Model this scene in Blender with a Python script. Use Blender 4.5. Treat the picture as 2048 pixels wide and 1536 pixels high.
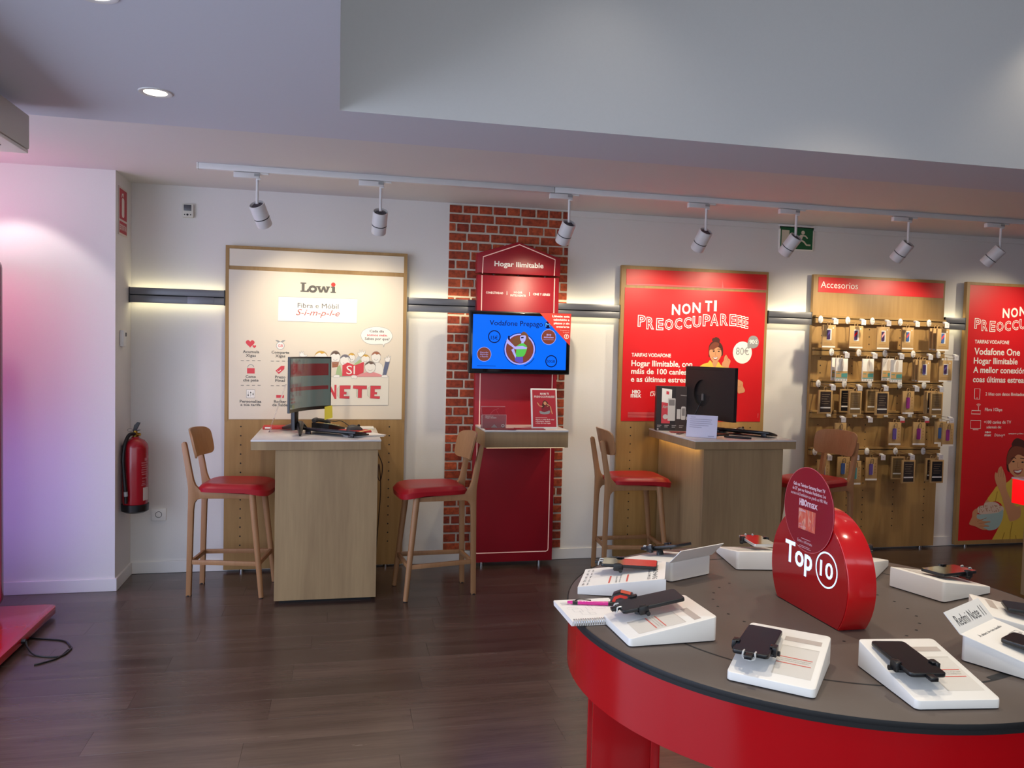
import bpy, bmesh, math, random
from mathutils import Vector, Matrix
random.seed(7)
for o in list(bpy.data.objects): bpy.data.objects.remove(o)
SC = bpy.context.scene
COL = SC.collection
rad = math.radians

# ---------------------------------------------------------------- camera, world, lights, exposure
def cam_setup():
    f_px, yaw, pitch, roll = 1586.74, .217078, -.0433849, .0237821
    fw = Vector((math.sin(yaw)*math.cos(pitch), math.cos(yaw)*math.cos(pitch), math.sin(pitch)))
    r = Vector((math.cos(yaw), -math.sin(yaw), 0)); u = r.cross(fw)
    r2 = math.cos(roll)*r + math.sin(roll)*u; u2 = -math.sin(roll)*r + math.cos(roll)*u
    c = bpy.data.cameras.new('camera'); o = bpy.data.objects.new('camera', c); COL.objects.link(o)
    c.sensor_fit = 'HORIZONTAL'; c.sensor_width = 36.0; c.lens = f_px/2048*36.0
    c.clip_start = .05; c.clip_end = 60
    M = Matrix((r2, u2, -fw)).transposed().to_4x4(); M.translation = (0, 0, 1.6)
    o.matrix_world = M; SC.camera = o
cam_setup()
SC.view_settings.view_transform = 'Standard'; SC.view_settings.look = 'None'
SC.view_settings.gamma = 1; SC.view_settings.use_curve_mapping = False
SC.view_settings.exposure = 0.40
wd = bpy.data.worlds.new('daylight'); SC.world = wd; wd.use_nodes = True
bg = wd.node_tree.nodes['Background']
bg.inputs[0].default_value = (.76, .87, 1.0, 1); bg.inputs[1].default_value = 1.45

def lin(h):
    h = h.lstrip('#'); v = [int(h[i:i+2], 16)/255 for i in (0, 2, 4)]
    return tuple((x/12.92 if x <= .04045 else ((x+.055)/1.055)**2.4) for x in v) + (1,)

def lamp(name, kind, loc, target, power, color, size=.05, spot=80, blend=.6, label='', spread=None):
    l = bpy.data.lights.new(name, kind); l.energy = power; l.color = color
    o = bpy.data.objects.new(name, l); COL.objects.link(o); o.location = loc
    o.rotation_euler = (Vector(target)-Vector(loc)).to_track_quat('-Z', 'Y').to_euler()
    if kind == 'SPOT':
        l.spot_size = rad(spot); l.spot_blend = blend; l.shadow_soft_size = size
    elif kind == 'AREA':
        l.shape = 'DISK'; l.size = size
        if spread: l.spread = rad(spread)
    else: l.shadow_soft_size = size
    return o
WARM = (1, .86, .62); XLW = -3.3
# recessed lamps in the high ceiling over the round table, and along the lower ceiling
for x, y, p in ((.9, 2.3, 50), (2.2, 2.5, 45), (1.0, 1.0, 40), (2.4, 1.2, 34), (3.5, 1.9, 24), (4.2, 1.0, 20)):
    lamp('recessed_lamp', 'SPOT', (x, y, 3.36), (x, y, 0), p*1.25, (1, .86, .68), .05, 95, 1.0)
lamp('recessed_lamp', 'SPOT', (1.06, 2.84, 3.36), (1.06, 2.84, 0), 2.2, (1, .95, .88), .05, 118, .8)
lamp('recessed_lamp', 'SPOT', (3.36, 3.00, 3.36), (3.36, 3.04, 0), 6, (1, .88, .70), .04, 105, .8)
lamp('recessed_lamp', 'SPOT', (-.672, 3.20, 2.49), (-.672, 3.20, 0), 26, (1, .92, .8), .04, 90, .8)
lamp('recessed_lamp', 'SPOT', (-.644, 2.346, 2.49), (-.644, 2.346, 0), 26, (1, .92, .8), .04, 90, .8)
lamp('recessed_lamp', 'SPOT', (-1.95, 4.92, 2.64), (-1.90, 5.38, 1.3), 13, (1, .94, .92), .03, 82, .3)

# added area lamp in an unseen side opening, brightening the pillar in blue
al = lamp('window_daylight', 'AREA', (XLW+.02, 1.75, 1.35), (0, 1.75, 1.2), 60, (.60, .68, 1), 2)
al.data.shape = 'RECTANGLE'; al.data.size = 4.9; al.data.size_y = 2.2
# ---------------------------------------------------------------- materials
def nodes(m):
    m.use_nodes = True; nt = m.node_tree; return nt, nt.nodes['Principled BSDF']
MATS = {}
def mat(name, col, rough=.5, metal=0, spec=.5, emit=None, es=0, trans=0, coat=0, alpha=1, bump=0, bscale=60, var=0):
    if name in MATS: return MATS[name]
    m = bpy.data.materials.new(name); nt, b = nodes(m)
    c = lin(col) if isinstance(col, str) else tuple(col)+(1,)
    b.inputs['Base Color'].default_value = c; b.inputs['Roughness'].default_value = rough
    b.inputs['Metallic'].default_value = metal; b.inputs['Specular IOR Level'].default_value = spec
    if emit:
        b.inputs['Emission Color'].default_value = lin(emit); b.inputs['Emission Strength'].default_value = es
    if trans: b.inputs['Transmission Weight'].default_value = trans; b.inputs['IOR'].default_value = 1.3
    if coat: b.inputs['Coat Weight'].default_value = coat; b.inputs['Coat Roughness'].default_value = .08
    if alpha < 1: b.inputs['Alpha'].default_value = alpha
    tc = nt.nodes.new('ShaderNodeTexCoord')
    nz = nt.nodes.new('ShaderNodeTexNoise'); nz.inputs['Scale'].default_value = bscale; nz.inputs['Detail'].default_value = 4
    nt.links.new(tc.outputs['Object'], nz.inputs['Vector'])
    # fine wear: roughness and tone vary a little everywhere
    mr = nt.nodes.new('ShaderNodeMapRange'); mr.inputs[3].default_value = max(.02, rough-.05); mr.inputs[4].default_value = min(1, rough+.05)
    nt.links.new(nz.outputs['Fac'], mr.inputs[0]); nt.links.new(mr.outputs[0], b.inputs['Roughness'])
    if var:
        mx = nt.nodes.new('ShaderNodeMix'); mx.data_type = 'RGBA'
        mx.inputs['A'].default_value = tuple(x*(1-var) for x in c[:3])+(1,); mx.inputs['B'].default_value = tuple(min(1, x*(1+var)) for x in c[:3])+(1,)
        nt.links.new(nz.outputs['Fac'], mx.inputs['Factor']); nt.links.new(mx.outputs['Result'], b.inputs['Base Color'])
    if bump:
        bp = nt.nodes.new('ShaderNodeBump'); bp.inputs['Strength'].default_value = bump; bp.inputs['Distance'].default_value = .002
        nt.links.new(nz.outputs['Fac'], bp.inputs['Height']); nt.links.new(bp.outputs[0], b.inputs['Normal'])
    MATS[name] = m; return m

def wood(name, dark, light, axis='Z', rough=.45, scale=1, rand=.0, spec=.4):
    if name in MATS: return MATS[name]
    m = bpy.data.materials.new(name); nt, b = nodes(m); N = nt.nodes.new; L = nt.links.new
    tc = N('ShaderNodeTexCoord'); mp = N('ShaderNodeMapping')
    s = {'Z': (9, 9, .7), 'X': (.7, 9, 9), 'Y': (9, .7, 9)}[axis]
    mp.inputs['Scale'].default_value = tuple(v*scale for v in s); L(tc.outputs['Object'], mp.inputs['Vector'])
    oi = N('ShaderNodeObjectInfo')
    ad = N('ShaderNodeVectorMath'); ad.operation = 'ADD'; L(mp.outputs[0], ad.inputs[0])
    sc = N('ShaderNodeVectorMath'); sc.operation = 'SCALE'; sc.inputs[3].default_value = 37.0
    cb = N('ShaderNodeCombineXYZ')
    for i in range(3): L(oi.outputs['Random'], cb.inputs[i])
    L(cb.outputs[0], sc.inputs[0]); L(sc.outputs[0], ad.inputs[1])
    n1 = N('ShaderNodeTexNoise'); n1.inputs['Scale'].default_value = 1.0; n1.inputs['Detail'].default_value = 7; n1.inputs['Roughness'].default_value = .62; n1.inputs['Distortion'].default_value = .5
    L(ad.outputs[0], n1.inputs['Vector'])
    n2 = N('ShaderNodeTexNoise'); n2.inputs['Scale'].default_value = 9.0; n2.inputs['Detail'].default_value = 3
    L(ad.outputs[0], n2.inputs['Vector'])
    mx = N('ShaderNodeMix'); mx.data_type = 'FLOAT'; mx.inputs['Factor'].default_value = .25
    L(n1.outputs['Fac'], mx.inputs['A']); L(n2.outputs['Fac'], mx.inputs['B'])
    cr = N('ShaderNodeValToRGB'); cr.color_ramp.elements[0].position = .3; cr.color_ramp.elements[1].position = .72
    cr.color_ramp.elements[0].color = lin(dark); cr.color_ramp.elements[1].color = lin(light)
    L(mx.outputs['Result'], cr.inputs[0]); out = cr.outputs[0]
    if rand:
        hs = N('ShaderNodeHueSaturation'); mr = N('ShaderNodeMapRange'); mr.inputs[3].default_value = 1-rand; mr.inputs[4].default_value = 1+rand
        L(oi.outputs['Random'], mr.inputs[0]); L(mr.outputs[0], hs.inputs['Value']); L(out, hs.inputs['Color']); out = hs.outputs[0]
    L(out, b.inputs['Base Color'])
    mr2 = N('ShaderNodeMapRange'); mr2.inputs[3].default_value = rough-.06; mr2.inputs[4].default_value = rough+.08
    L(n1.outputs['Fac'], mr2.inputs[0]); L(mr2.outputs[0], b.inputs['Roughness'])
    b.inputs['Specular IOR Level'].default_value = spec
    bp = N('ShaderNodeBump'); bp.inputs['Strength'].default_value = .12; bp.inputs['Distance'].default_value = .001
    L(mx.outputs['Result'], bp.inputs['Height']); L(bp.outputs[0], b.inputs['Normal'])
    MATS[name] = m; return m

M_WALL = mat('wall_paint', '#e2ded9', .75, bump=.06, bscale=140, var=.02)
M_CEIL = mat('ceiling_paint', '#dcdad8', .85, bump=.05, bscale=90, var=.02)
M_CEILC = mat('cool_ceiling_paint', '#d3d5df', .85, bump=.05, bscale=90, var=.02)  # cooler grey puts the lower field's dimmer, bluer light into the colour
M_SKIRT = mat('skirting_paint', '#e6e2dd', .4)
M_OAK = wood('oak_board', '#8f6d3f', '#b5905a', 'Z', .45, .55)
M_OAKG = wood('grey_oak', '#907454', '#b5986f', 'Z', .45, .6)
M_OAKX = wood('grey_oak_across', '#85704f', '#a48d68')
M_BEECH = wood('stool_ply', '#9a6d48', '#b4875e', 'Z', .4)
M_PLANK = wood('dark_laminate', '#3f302a', '#604e45', 'X', .235, 1, .16, .6)
M_WHITE = mat('white_plastic', '#e8e5e0', .35)
M_WLAM = mat('white_laminate', '#e6e2de', .22)
M_WMET = mat('white_lacquer', '#dcdad8', .35)
M_GREYM = mat('grey_aluminium', '#77777b', .38, .35)
M_DGREY = mat('dark_grey', '#3a3a3d', .5)
M_BLACK = mat('black_plastic', '#131315', .35)
M_BLKM = mat('black_matte', '#0e0e10', .6)
M_RED = mat('red_lacquer', '#b2050f', .18, coat=.3)
M_REDP = mat('red_poster', '#d6141c', .42, bscale=6)
M_REDK = mat('red_kiosk', '#a01122', .42)
M_REDL = mat('red_leather', '#a8121f', .36, bump=.1, bscale=220)
M_CREAM = mat('cream_poster', '#e4d8c4', .5)
M_PW = mat('print_white', '#f6f1e8', .5)
M_PGREY = mat('print_grey', '#5c5853', .5)
M_PLGREY = mat('print_light_grey', '#9a9a98', .5)
M_PRED = mat('print_red', '#d8434c', .5)
M_PINK = mat('print_pink', '#e89a9a', .5)
M_STEEL = mat('steel', '#b9b9b9', .25, 1)
M_BRASS = mat('brass', '#b08a3a', .3, 1)
M_KRAFT = mat('kraft_card', '#b8935f', .7, var=.06, bscale=30)
M_GREEN = mat('sign_green', '#0d5c34', .45)
M_LED = mat('led_strip', '#ffffff', .5, emit='#fff3c4', es=9)
M_YEL = mat('print_yellow', '#e6c24a', .5)
M_SKIN = mat('print_skin', '#d99a6c', .5)
M_SKIND = mat('print_skin_shade', '#b06f48', .5)
M_HAIR = mat('print_hair', '#4a2117', .5)
M_HAIRL = mat('print_hair_light', '#7d3f2a', .5)
M_NOTE = mat('sticky_note', '#e8d94a', .7)
M_PAPER = mat('paper', '#ece8e4', .7)
M_SLATE = mat('slate_laminate', '#5b5049', .5, var=.22, bscale=7, bump=.08)
M_SCREENB = mat('phone_glass', '#0b0c10', .08, coat=.5)

# ---------------------------------------------------------------- geometry helpers
def nb(): return bmesh.new()
def box(bm, x0, x1, y0, y1, z0, z1, bev=0, seg=2):
    v = [bm.verts.new((x, y, z)) for x in (x0, x1) for y in (y0, y1) for z in (z0, z1)]
    fs = [bm.faces.new([v[i] for i in q]) for q in ((0,1,3,2),(4,6,7,5),(0,4,5,1),(2,3,7,6),(0,2,6,4),(1,5,7,3))]
    if bev:
        es = list({e for f in fs for e in f.edges})
        bmesh.ops.bevel(bm, geom=es, offset=bev, segments=seg, profile=.5, affect='EDGES', clamp_overlap=True)
def mp(plane, a, b, d):
    return {'xz': (a, d, b), 'xy': (a, b, d), 'yz': (d, a, b)}[plane]
def prism(bm, pts, plane, d0, d1, bev=0):
    A = [bm.verts.new(mp(plane, p[0], p[1], d0)) for p in pts]; B = [bm.verts.new(mp(plane, p[0], p[1], d1)) for p in pts]
    n = len(pts); fs = [bm.faces.new(A), bm.faces.new(B[::-1])]
    for i in range(n): fs.append(bm.faces.new((A[i], B[i], B[(i+1) % n], A[(i+1) % n])))
    bmesh.ops.recalc_face_normals(bm, faces=fs)
    if bev:
        bmesh.ops.bevel(bm, geom=list(set(fs[0].edges) | set(fs[1].edges)), offset=bev, segments=2, profile=.5, affect='EDGES')
JIT = [0]
def jit():
    JIT[0] = (JIT[0]+1) % 31; return JIT[0]*8e-6
def sheet(bm, pts, plane, d):
    d -= jit()
    bm.faces.new([bm.verts.new(mp(plane, p[0], p[1], d)) for p in pts])
def ell(cx, cy, rx, ry=None, n=28, a0=0, a1=360):
    ry = rx if ry is None else ry
    full = abs(a1-a0) >= 360; k = n if full else n+1
    return [(cx+rx*math.cos(rad(a0+(a1-a0)*i/n)), cy+ry*math.sin(rad(a0+(a1-a0)*i/n))) for i in range(k)]
def rrect(x0, x1, y0, y1, r, n=5):
    out = []
    for cx, cy, a in ((x1-r, y1-r, 0), (x0+r, y1-r, 90), (x0+r, y0+r, 180), (x1-r, y0+r, 270)):
        out += [(cx+r*math.cos(rad(a+90*i/n)), cy+r*math.sin(rad(a+90*i/n))) for i in range(n+1)]
    return out
def band(bm, pts, w, plane, d, closed=False):
    """flat printed line of width w along 2-D pts"""
    d -= jit()
    n = len(pts); P = [Vector(p) for p in pts]; L = []; R = []
    for i in range(n):
        a = P[(i-1) % n] if (closed or i > 0) else P[i]; b = P[(i+1) % n] if (closed or i < n-1) else P[i]
        t = (b-a).normalized(); nn = Vector((-t.y, t.x))*w/2
        L.append(bm.verts.new(mp(plane, P[i].x+nn.x, P[i].y+nn.y, d))); R.append(bm.verts.new(mp(plane, P[i].x-nn.x, P[i].y-nn.y, d)))
    for i in range(n if closed else n-1):
        j = (i+1) % n; bm.faces.new((L[i], L[j], R[j], R[i]))
def tube(bm, pts, r, n=8, caps=True):
    P = [Vector(p) for p in pts]; rings = []; up = None
    for i, p in enumerate(P):
        t = (P[min(i+1, len(P)-1)]-P[max(i-1, 0)]).normalized()
        if up is None: up = t.orthogonal().normalized()
        up = (up-t*up.dot(t)).normalized(); s = t.cross(up)
        rr = r[i] if isinstance(r, (list, tuple)) else r
        rings.append([bm.verts.new(p+(up*math.cos(2*math.pi*k/n)+s*math.sin(2*math.pi*k/n))*rr) for k in range(n)])
    for a, b in zip(rings, rings[1:]):
        for k in range(n): bm.faces.new((a[k], a[(k+1) % n], b[(k+1) % n], b[k]))
    if caps: bm.faces.new(rings[0][::-1]); bm.faces.new(rings[-1])
def smooth_path(pts, k=6):
    P = [Vector(p) for p in pts]; out = []
    for i in range(len(P)-1):
        p0, p1, p2, p3 = P[max(i-1, 0)], P[i], P[i+1], P[min(i+2, len(P)-1)]
        for j in range(k):
            t = j/k; out.append(.5*((2*p1)+(p2-p0)*t+(2*p0-5*p1+4*p2-p3)*t*t+(3*p1-p0-3*p2+p3)*t**3))
    return out+[P[-1]]
def cyl(bm, p0, p1, r0, r1=None, n=20): tube(bm, [p0, p1], [r0, r0 if r1 is None else r1], n)
def lathe(bm, prof, n=32, M=None):
    rings = []
    for r, z in prof:
        rings.append([bm.verts.new((r*math.cos(2*math.pi*k/n), r*math.sin(2*math.pi*k/n), z)) for k in range(n)] if r > 1e-6 else [bm.verts.new((0, 0, z))])
    vs = [v for q in rings for v in q]
    for a, b in zip(rings, rings[1:]):
        for k in range(n):
            q = [a[k % len(a)], a[(k+1) % len(a)], b[(k+1) % len(b)], b[k % len(b)]]
            q = list(dict.fromkeys(q))
            if len(q) > 2: bm.faces.new(q)
    if M: bmesh.ops.transform(bm, matrix=M, verts=vs)
def xform(bm, M, start=0):
    bm.verts.ensure_lookup_table(); bmesh.ops.transform(bm, matrix=M, verts=bm.verts[start:])

def root_loc(p):
    v = Vector(p.location)
    while p.parent: p = p.parent; v += Vector(p.location)
    return v
def part(name, bm, m, parent=None, world=False, smooth=True, label=None, kind=None):
    me = bpy.data.meshes.new(name)
    if parent is not None and world: bmesh.ops.translate(bm, vec=-root_loc(parent), verts=bm.verts)
    bmesh.ops.recalc_face_normals(bm, faces=bm.faces)
    bm.to_mesh(me); bm.free()
    if smooth:
        for p in me.polygons: p.use_smooth = True
        me.set_sharp_from_angle(angle=rad(38))
    me.materials.append(m); o = bpy.data.objects.new(name, me); COL.objects.link(o)
    if parent is not None: o.parent = parent
    if label: o['label'] = label
    if kind: o['kind'] = kind
    return o
def wpart(name, bm, m, parent, **k): return part(name, bm, m, parent, world=True, **k)
def thing(name, label, cat, loc=(0, 0, 0), rz=0, group=None):
    o = bpy.data.objects.new(name, None); COL.objects.link(o); o.empty_display_size = .05
    o.location = loc; o.rotation_euler = (0, 0, rz); o['label'] = label; o['category'] = cat
    if group: o['group'] = group
    return o
def tag(o, label, cat, group=None):
    o['label'] = label; o['category'] = cat
    if group: o['group'] = group
    return o
def structure(name, bm, m, parent=None, smooth=False):
    o = part(name, bm, m, parent, smooth=smooth)
    if parent is None: o['kind'] = 'structure'
    return o
def dup(o, parent=None):
    c = o.copy(); COL.objects.link(c); c.parent = parent
    for ch in o.children: dup(ch, c)
    return c

# lettering: measured, then fitted to a width and a cap height
CAP = {}
def raw_text(s, bold=0, outline=0, res=3, space=1, align='LEFT', line=1, shear=0):
    cu = bpy.data.curves.new('lettering', 'FONT'); cu.body = s; cu.size = 1; cu.offset = bold; cu.resolution_u = res
    cu.space_character = space; cu.align_x = align; cu.space_line = line; cu.shear = shear
    if outline: cu.fill_mode = 'NONE'; cu.bevel_depth = outline; cu.bevel_resolution = 0
    o = bpy.data.objects.new('lettering', cu); me = bpy.data.meshes.new_from_object(o)
    bpy.data.objects.remove(o); bpy.data.curves.remove(cu)
    return me
def capheight():
    if 'c' not in CAP:
        me = raw_text('H'); CAP['c'] = max(v.co.y for v in me.vertices)
    return CAP['c']
def text(bm, s, x0, x1, zb, cap, plane='xz', d=0, bold=0, outline=0, res=3, align='LEFT', line=1, flip=1, arc=None, shear=0, space=1):
    """fit s between x0 and x1 (None: keep proportions), baseline zb, capital height cap"""
    me = raw_text(s, bold, outline, res, space, align, line, shear)
    xs = [v.co.x for v in me.vertices]; a, b = min(xs), max(xs); k = cap/capheight()
    kx = (x1-x0)/(b-a) if x1 is not None else k
    ox = x0-a*kx if align != 'CENTER' or x1 is not None else x0
    if align == 'RIGHT' and x1 is None: ox = x0-b*kx
    vs = []
    for v in me.vertices:
        px_, pz = ox+v.co.x*kx, zb+v.co.y*k
        if arc: px_, pz = arc(px_, pz)
        vs.append(bm.verts.new(mp(plane, px_*flip if plane == 'yz' else px_, pz, d + (-.0002*v.co.z if outline else 0))))
    for p in me.polygons:
        try: bm.faces.new([vs[i] for i in p.vertices])
        except ValueError: pass
    bpy.data.meshes.remove(me)
def fit(s, T, y, **k):
    bm = nb(); text(bm, s, T[0], T[1], T[2], T[3], 'xz', y, **k); return bm

# ---------------------------------------------------------------- room
WB = 5.818
XL, XR, YF = -3.3, 8.6, -1.3
bm = nb(); box(bm, XL, XR, YF, WB+.12, -.08, -.004)
floor = structure('floor', bm, mat('floor_base', '#171110', .6))
# laminate planks that the photograph shows, laid along the back wall
pw, pl = .195, 1.285
bmesh_plank = nb(); box(bmesh_plank, -pl/2+.0003, pl/2-.0003, -pw/2+.0003, pw/2-.0003, -.004, 0, .0003, 1)
pk0 = None; y = WB-.02-pw/2; row = 0
while y > .62:
    x = XL-.4+((row*.47) % 1)*pl
    while x-pl/2 < XR-.1:
        if x+pl/2 > XL+.1:
            if pk0 is None: pk0 = part('plank', bmesh_plank, M_PLANK, floor); o = pk0
            else: o = pk0.copy(); COL.objects.link(o)
            o.parent = floor; o.location = (x, y, 0)
        x += pl
    y -= pw; row += 1
bm = nb(); box(bm, XL, XR, WB, WB+.12, 0, 3.6); structure('wall_back', bm, M_WALL)
bm = nb(); box(bm, XL, -1.37, 5.43, WB-.0005, 0, 2.9); structure('wall_left', bm, M_WALL)
bm = nb(); box(bm, XL-.12, XL, YF, -.9, 0, 3.6); box(bm, XL-.12, XL, 4.4, WB+.12, 0, 3.6); box(bm, XL-.12, XL, -.9, 4.4, 0, .12); box(bm, XL-.12, XL, -.9, 4.4, 2.5, 3.6); box(bm, XL-.10, XL-.02, 1.7, 1.78, .12, 2.5)
structure('wall_side', bm, M_WALL)
bm = nb(); box(bm, XR, XR+.12, YF, WB+.12, 0, 3.6); structure('wall_right', bm, M_WALL)
# street side: piers and lintel round the shop windows, behind the camera
bm = nb()
box(bm, XL-.12, .1, YF-.12, YF, 2.75, 3.6); box(bm, 6.5, XR+.12, YF-.12, YF, 2.75, 3.6); box(bm, .1, 6.5, YF-.12, YF, 3.38, 3.6); box(bm, .1, 1.7, YF-.12, YF, 2.5, 2.62); box(bm, 3.2, 3.3, YF-.12, YF, 2.75, 3.38); box(bm, XL-.12, XR+.12, YF-.12, YF, 0, .35)
for x0, x1 in ((XL-.12, XL+.15), (-.2, .1), (1.7, XR+.12)): box(bm, x0, x1, YF-.12, YF, .35, 2.75)
structure('wall_front', bm, M_WALL)
def skirt(name, bm): structure(name, bm, M_SKIRT)
bm = nb(); box(bm, -1.37, XR, WB-.014, WB, 0, .082, .003); skirt('baseboard_back', bm)
bm = nb(); box(bm, XL, -1.356, 5.416, 5.43, 0, .082, .003); skirt('baseboard_left', bm)
bm = nb(); box(bm, -1.37, -1.356, 5.43, WB-.014, 0, .082, .003); skirt('baseboard_return', bm)
bm = nb(); box(bm, 1.692, XR, WB-.012, WB, 2.615, 2.66, .004); structure('trim_1', bm, M_WALL)
# ceiling: lower field with a raised well over the table, slightly higher strip along the back wall
ZC, ZW, ZV = 2.52, 2.66, 3.42
YA, YBs = 3.229, 3.67
VX0, VX1, VY0 = -.005, 6.6, YF
bm = nb()
def q(*p): bm.faces.new([bm.verts.new(v) for v in p])
q((XL, YBs, ZW), (XR, YBs, ZW), (XR, WB, ZW), (XL, WB, ZW))
q((XL, YBs, ZC), (XR, YBs, ZC), (XR, YBs, ZW), (XL, YBs, ZW))
q((XL, YA, ZC), (XR, YA, ZC), (XR, YBs, ZC), (XL, YBs, ZC))
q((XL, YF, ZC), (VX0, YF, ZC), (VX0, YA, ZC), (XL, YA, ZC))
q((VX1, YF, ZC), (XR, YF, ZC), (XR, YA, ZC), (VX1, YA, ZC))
q((VX0, YA, ZC), (VX1, YA, ZC), (VX1, YA, ZV), (VX0, YA, ZV))
q((VX0, VY0, ZC), (VX0, YA, ZC), (VX0, YA, ZV), (VX0, VY0, ZV))
q((VX1, VY0, ZC), (VX1, YA, ZC), (VX1, YA, ZV), (VX1, VY0, ZV))
q((VX0, VY0, ZV), (VX1, VY0, ZV), (VX1, YA, ZV), (VX0, YA, ZV))
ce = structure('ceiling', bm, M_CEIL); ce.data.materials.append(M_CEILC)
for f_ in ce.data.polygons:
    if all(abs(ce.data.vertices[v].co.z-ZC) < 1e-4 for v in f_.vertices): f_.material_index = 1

# ---------------------------------------------------------------- ceiling fittings
def downlight(x, y, label):
    t = thing('ceiling_downlight', label, 'ceiling light', (x, y, ZC), group='downlights in the lower ceiling')
    bm = nb(); lathe(bm, [(.040, -.001), (.047, -.004), (.058, -.004), (.060, 0)], 36); part('rim', bm, M_WMET, t)
    bm = nb(); lathe(bm, [(.041, -.002), (.038, .004), (.028, .030), (0, .032)], 32)
    xform(bm, Matrix.Diagonal((1, 1, .02, 1)) @ Matrix.Translation((0, 0, -.1)))
    part('reflector', bm, mat('downlight_glow', '#ffffff', .3, emit='#fff0d0', es=3.0), t)
downlight(-.672, 3.20, 'round recessed downlight glowing in the bare ceiling, farther from the camera')
downlight(-.644, 2.346, 'round recessed downlight cut off by the top edge of the photo')

t = thing('air_curtain', 'long white air curtain box hanging at the ceiling on the far left', 'air curtain', (-1.4, 3.0, 2.33))
bm = nb(); box(bm, -1.46, -1.205, 1.9, 3.53, 2.345, 2.482, .008); wpart('housing', bm, mat('air_curtain_shell', '#c9c7c0', .4), t)
bm = nb(); box(bm, -1.452, -1.209, 1.91, 3.525, 2.331, 2.344, .002); wpart('lower_edge', bm, mat('air_curtain_edge', '#efece4', .35), t)
bm = nb(); box(bm, -1.40, -1.26, 2.0, 3.40, 2.329, 2.334); wpart('outlet_grille', bm, M_DGREY, t)
bm = nb(); box(bm, -1.36, -1.32, 2.2, 2.24, 2.47, ZC); box(bm, -1.36, -1.32, 3.2, 3.24, 2.47, ZC); wpart('hanger', bm, M_WMET, t)

TY = 5.04
t = thing('lighting_track', 'long white lighting track running along the ceiling above the wall panels', 'lighting track', (2.2, TY, ZW))
bm = nb(); box(bm, -.82, 1.36, TY-.018, TY+.018, ZW-.036, ZW, .003); wpart('track_section', bm, M_WMET, t)
bm = nb(); box(bm, 1.363, 6.2, TY-.018, TY+.018, ZW-.036, ZW, .003); wpart('track_section', bm, M_WMET, t)
bm = nb(); box(bm, -.828, -.818, TY-.02, TY+.02, ZW-.038, ZW, .002); wpart('end_cap', bm, M_WHITE, t)

M_LENS = mat('spot_lens', '#ffffff', .3, emit='#ffe7b0', es=12)
def spotlight(x, target, label, power=30):
    z0 = ZW-.036
    t = thing('track_spotlight', label, 'spotlight', (x, TY, z0), group='white spotlights on the ceiling track')
    bm = nb(); box(bm, -.135, .015, -.017, .017, -.036, -.004, .003); part('adapter', bm, M_WMET, t)
    bm = nb(); box(bm, .015, .065, -.009, .009, -.012, 0, .002); box(bm, -.002, .02, -.011, .011, -.044, -.03, .002); part('track_latch', bm, M_WHITE, t)
    bm = nb(); box(bm, -.016, .016, -.0185, -.017, -.024, -.008); part('rating_label', bm, M_PLGREY, t, smooth=False)
    bm = nb(); cyl(bm, (0, 0, -.036), (0, 0, -.185), .0085, n=14); part('stem', bm, M_WMET, t)
    d = (Vector(target)-Vector((x, TY, z0-.25))).normalized(); R = d.to_track_quat('Z', 'Y').to_matrix().to_4x4()
    c0 = Vector((0, 0, -.195))-d*.01+Vector((0, 0, -.0))
    M = Matrix.Translation(c0) @ R
    bm = nb(); lathe(bm, [(0, .030), (.0405, .030), (.0415, .0), (.0455, 0), (.0465, .004), (.0465, .088), (.0445, .090), (.0445, .094), (.0465, .096), (.0465, .146), (.044, .150), (.038, .150), (.036, .135)], 32, M)
    hd = part('lamp_head', bm, M_WMET, t)
    bm = nb(); lathe(bm, [(0, .016), (.039, .016), (.039, .024), (0, .024)], 24, M)
    for k in range(7):
        b0 = nb(); box(b0, -.001, .001, -.034+.002, .034-.002, .006, .018); 
        me = bpy.data.meshes.new('tmp'); bmesh.ops.transform(b0, matrix=M @ Matrix.Translation(((k-3)*.0085, 0, 0)) @ Matrix.Diagonal((1, math.sqrt(max(.05, 1-((k-3)/4)**2)), 1, 1)), verts=b0.verts)
        b0.to_mesh(me); b0.free(); bm.from_mesh(me); bpy.data.meshes.remove(me)
    part('heat_sink', bm, mat('heat_sink_grey', '#7a747c', .5, .3), hd)
    bm = nb(); lathe(bm, [(.0447, .0895), (.0470, .0905), (.0470, .0935), (.0447, .0945)], 32, M); part('seam_ring', bm, M_BLKM, hd)
    bm = nb(); lathe(bm, [(0, .132), (.037, .132), (.037, .136), (0, .136)], 24, M); part('lens', bm, M_LENS, hd)
    p = Vector((x, TY, z0))+c0+d*.165
    lamp('spot_lamp', 'SPOT', p, p+d, power, WARM, .03, 100, 1.0)
spotlight(-.486, (-.14, 5.76, 1.45), 'white track spotlight nearest the left end of the track', 22)
spotlight(.248, (.20, 5.76, 1.45), 'white track spotlight second from the left end, hanging straight down', 19)
spotlight(1.467, (1.31, 5.70, 1.55), 'white track spotlight hanging in front of the brick strip', 26)
spotlight(2.437, (2.28, 5.76, 1.50), 'white track spotlight above the left part of the slogan panel', 32)
spotlight(3.118, (2.80, 5.76, 1.50), 'white track spotlight hanging in front of the green exit sign', 32)
spotlight(4.022, (3.72, 5.76, 1.50), 'white track spotlight above the accessories panel', 34)
spotlight(4.812, (4.35, 5.76, 1.50), 'white track spotlight nearest the right edge of the photo', 34)
lamp('spot_lamp', 'SPOT', (5.75, TY, 2.40), (5.4, 5.76, 1.5), 32, WARM, .03, 100, 1.0)

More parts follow.
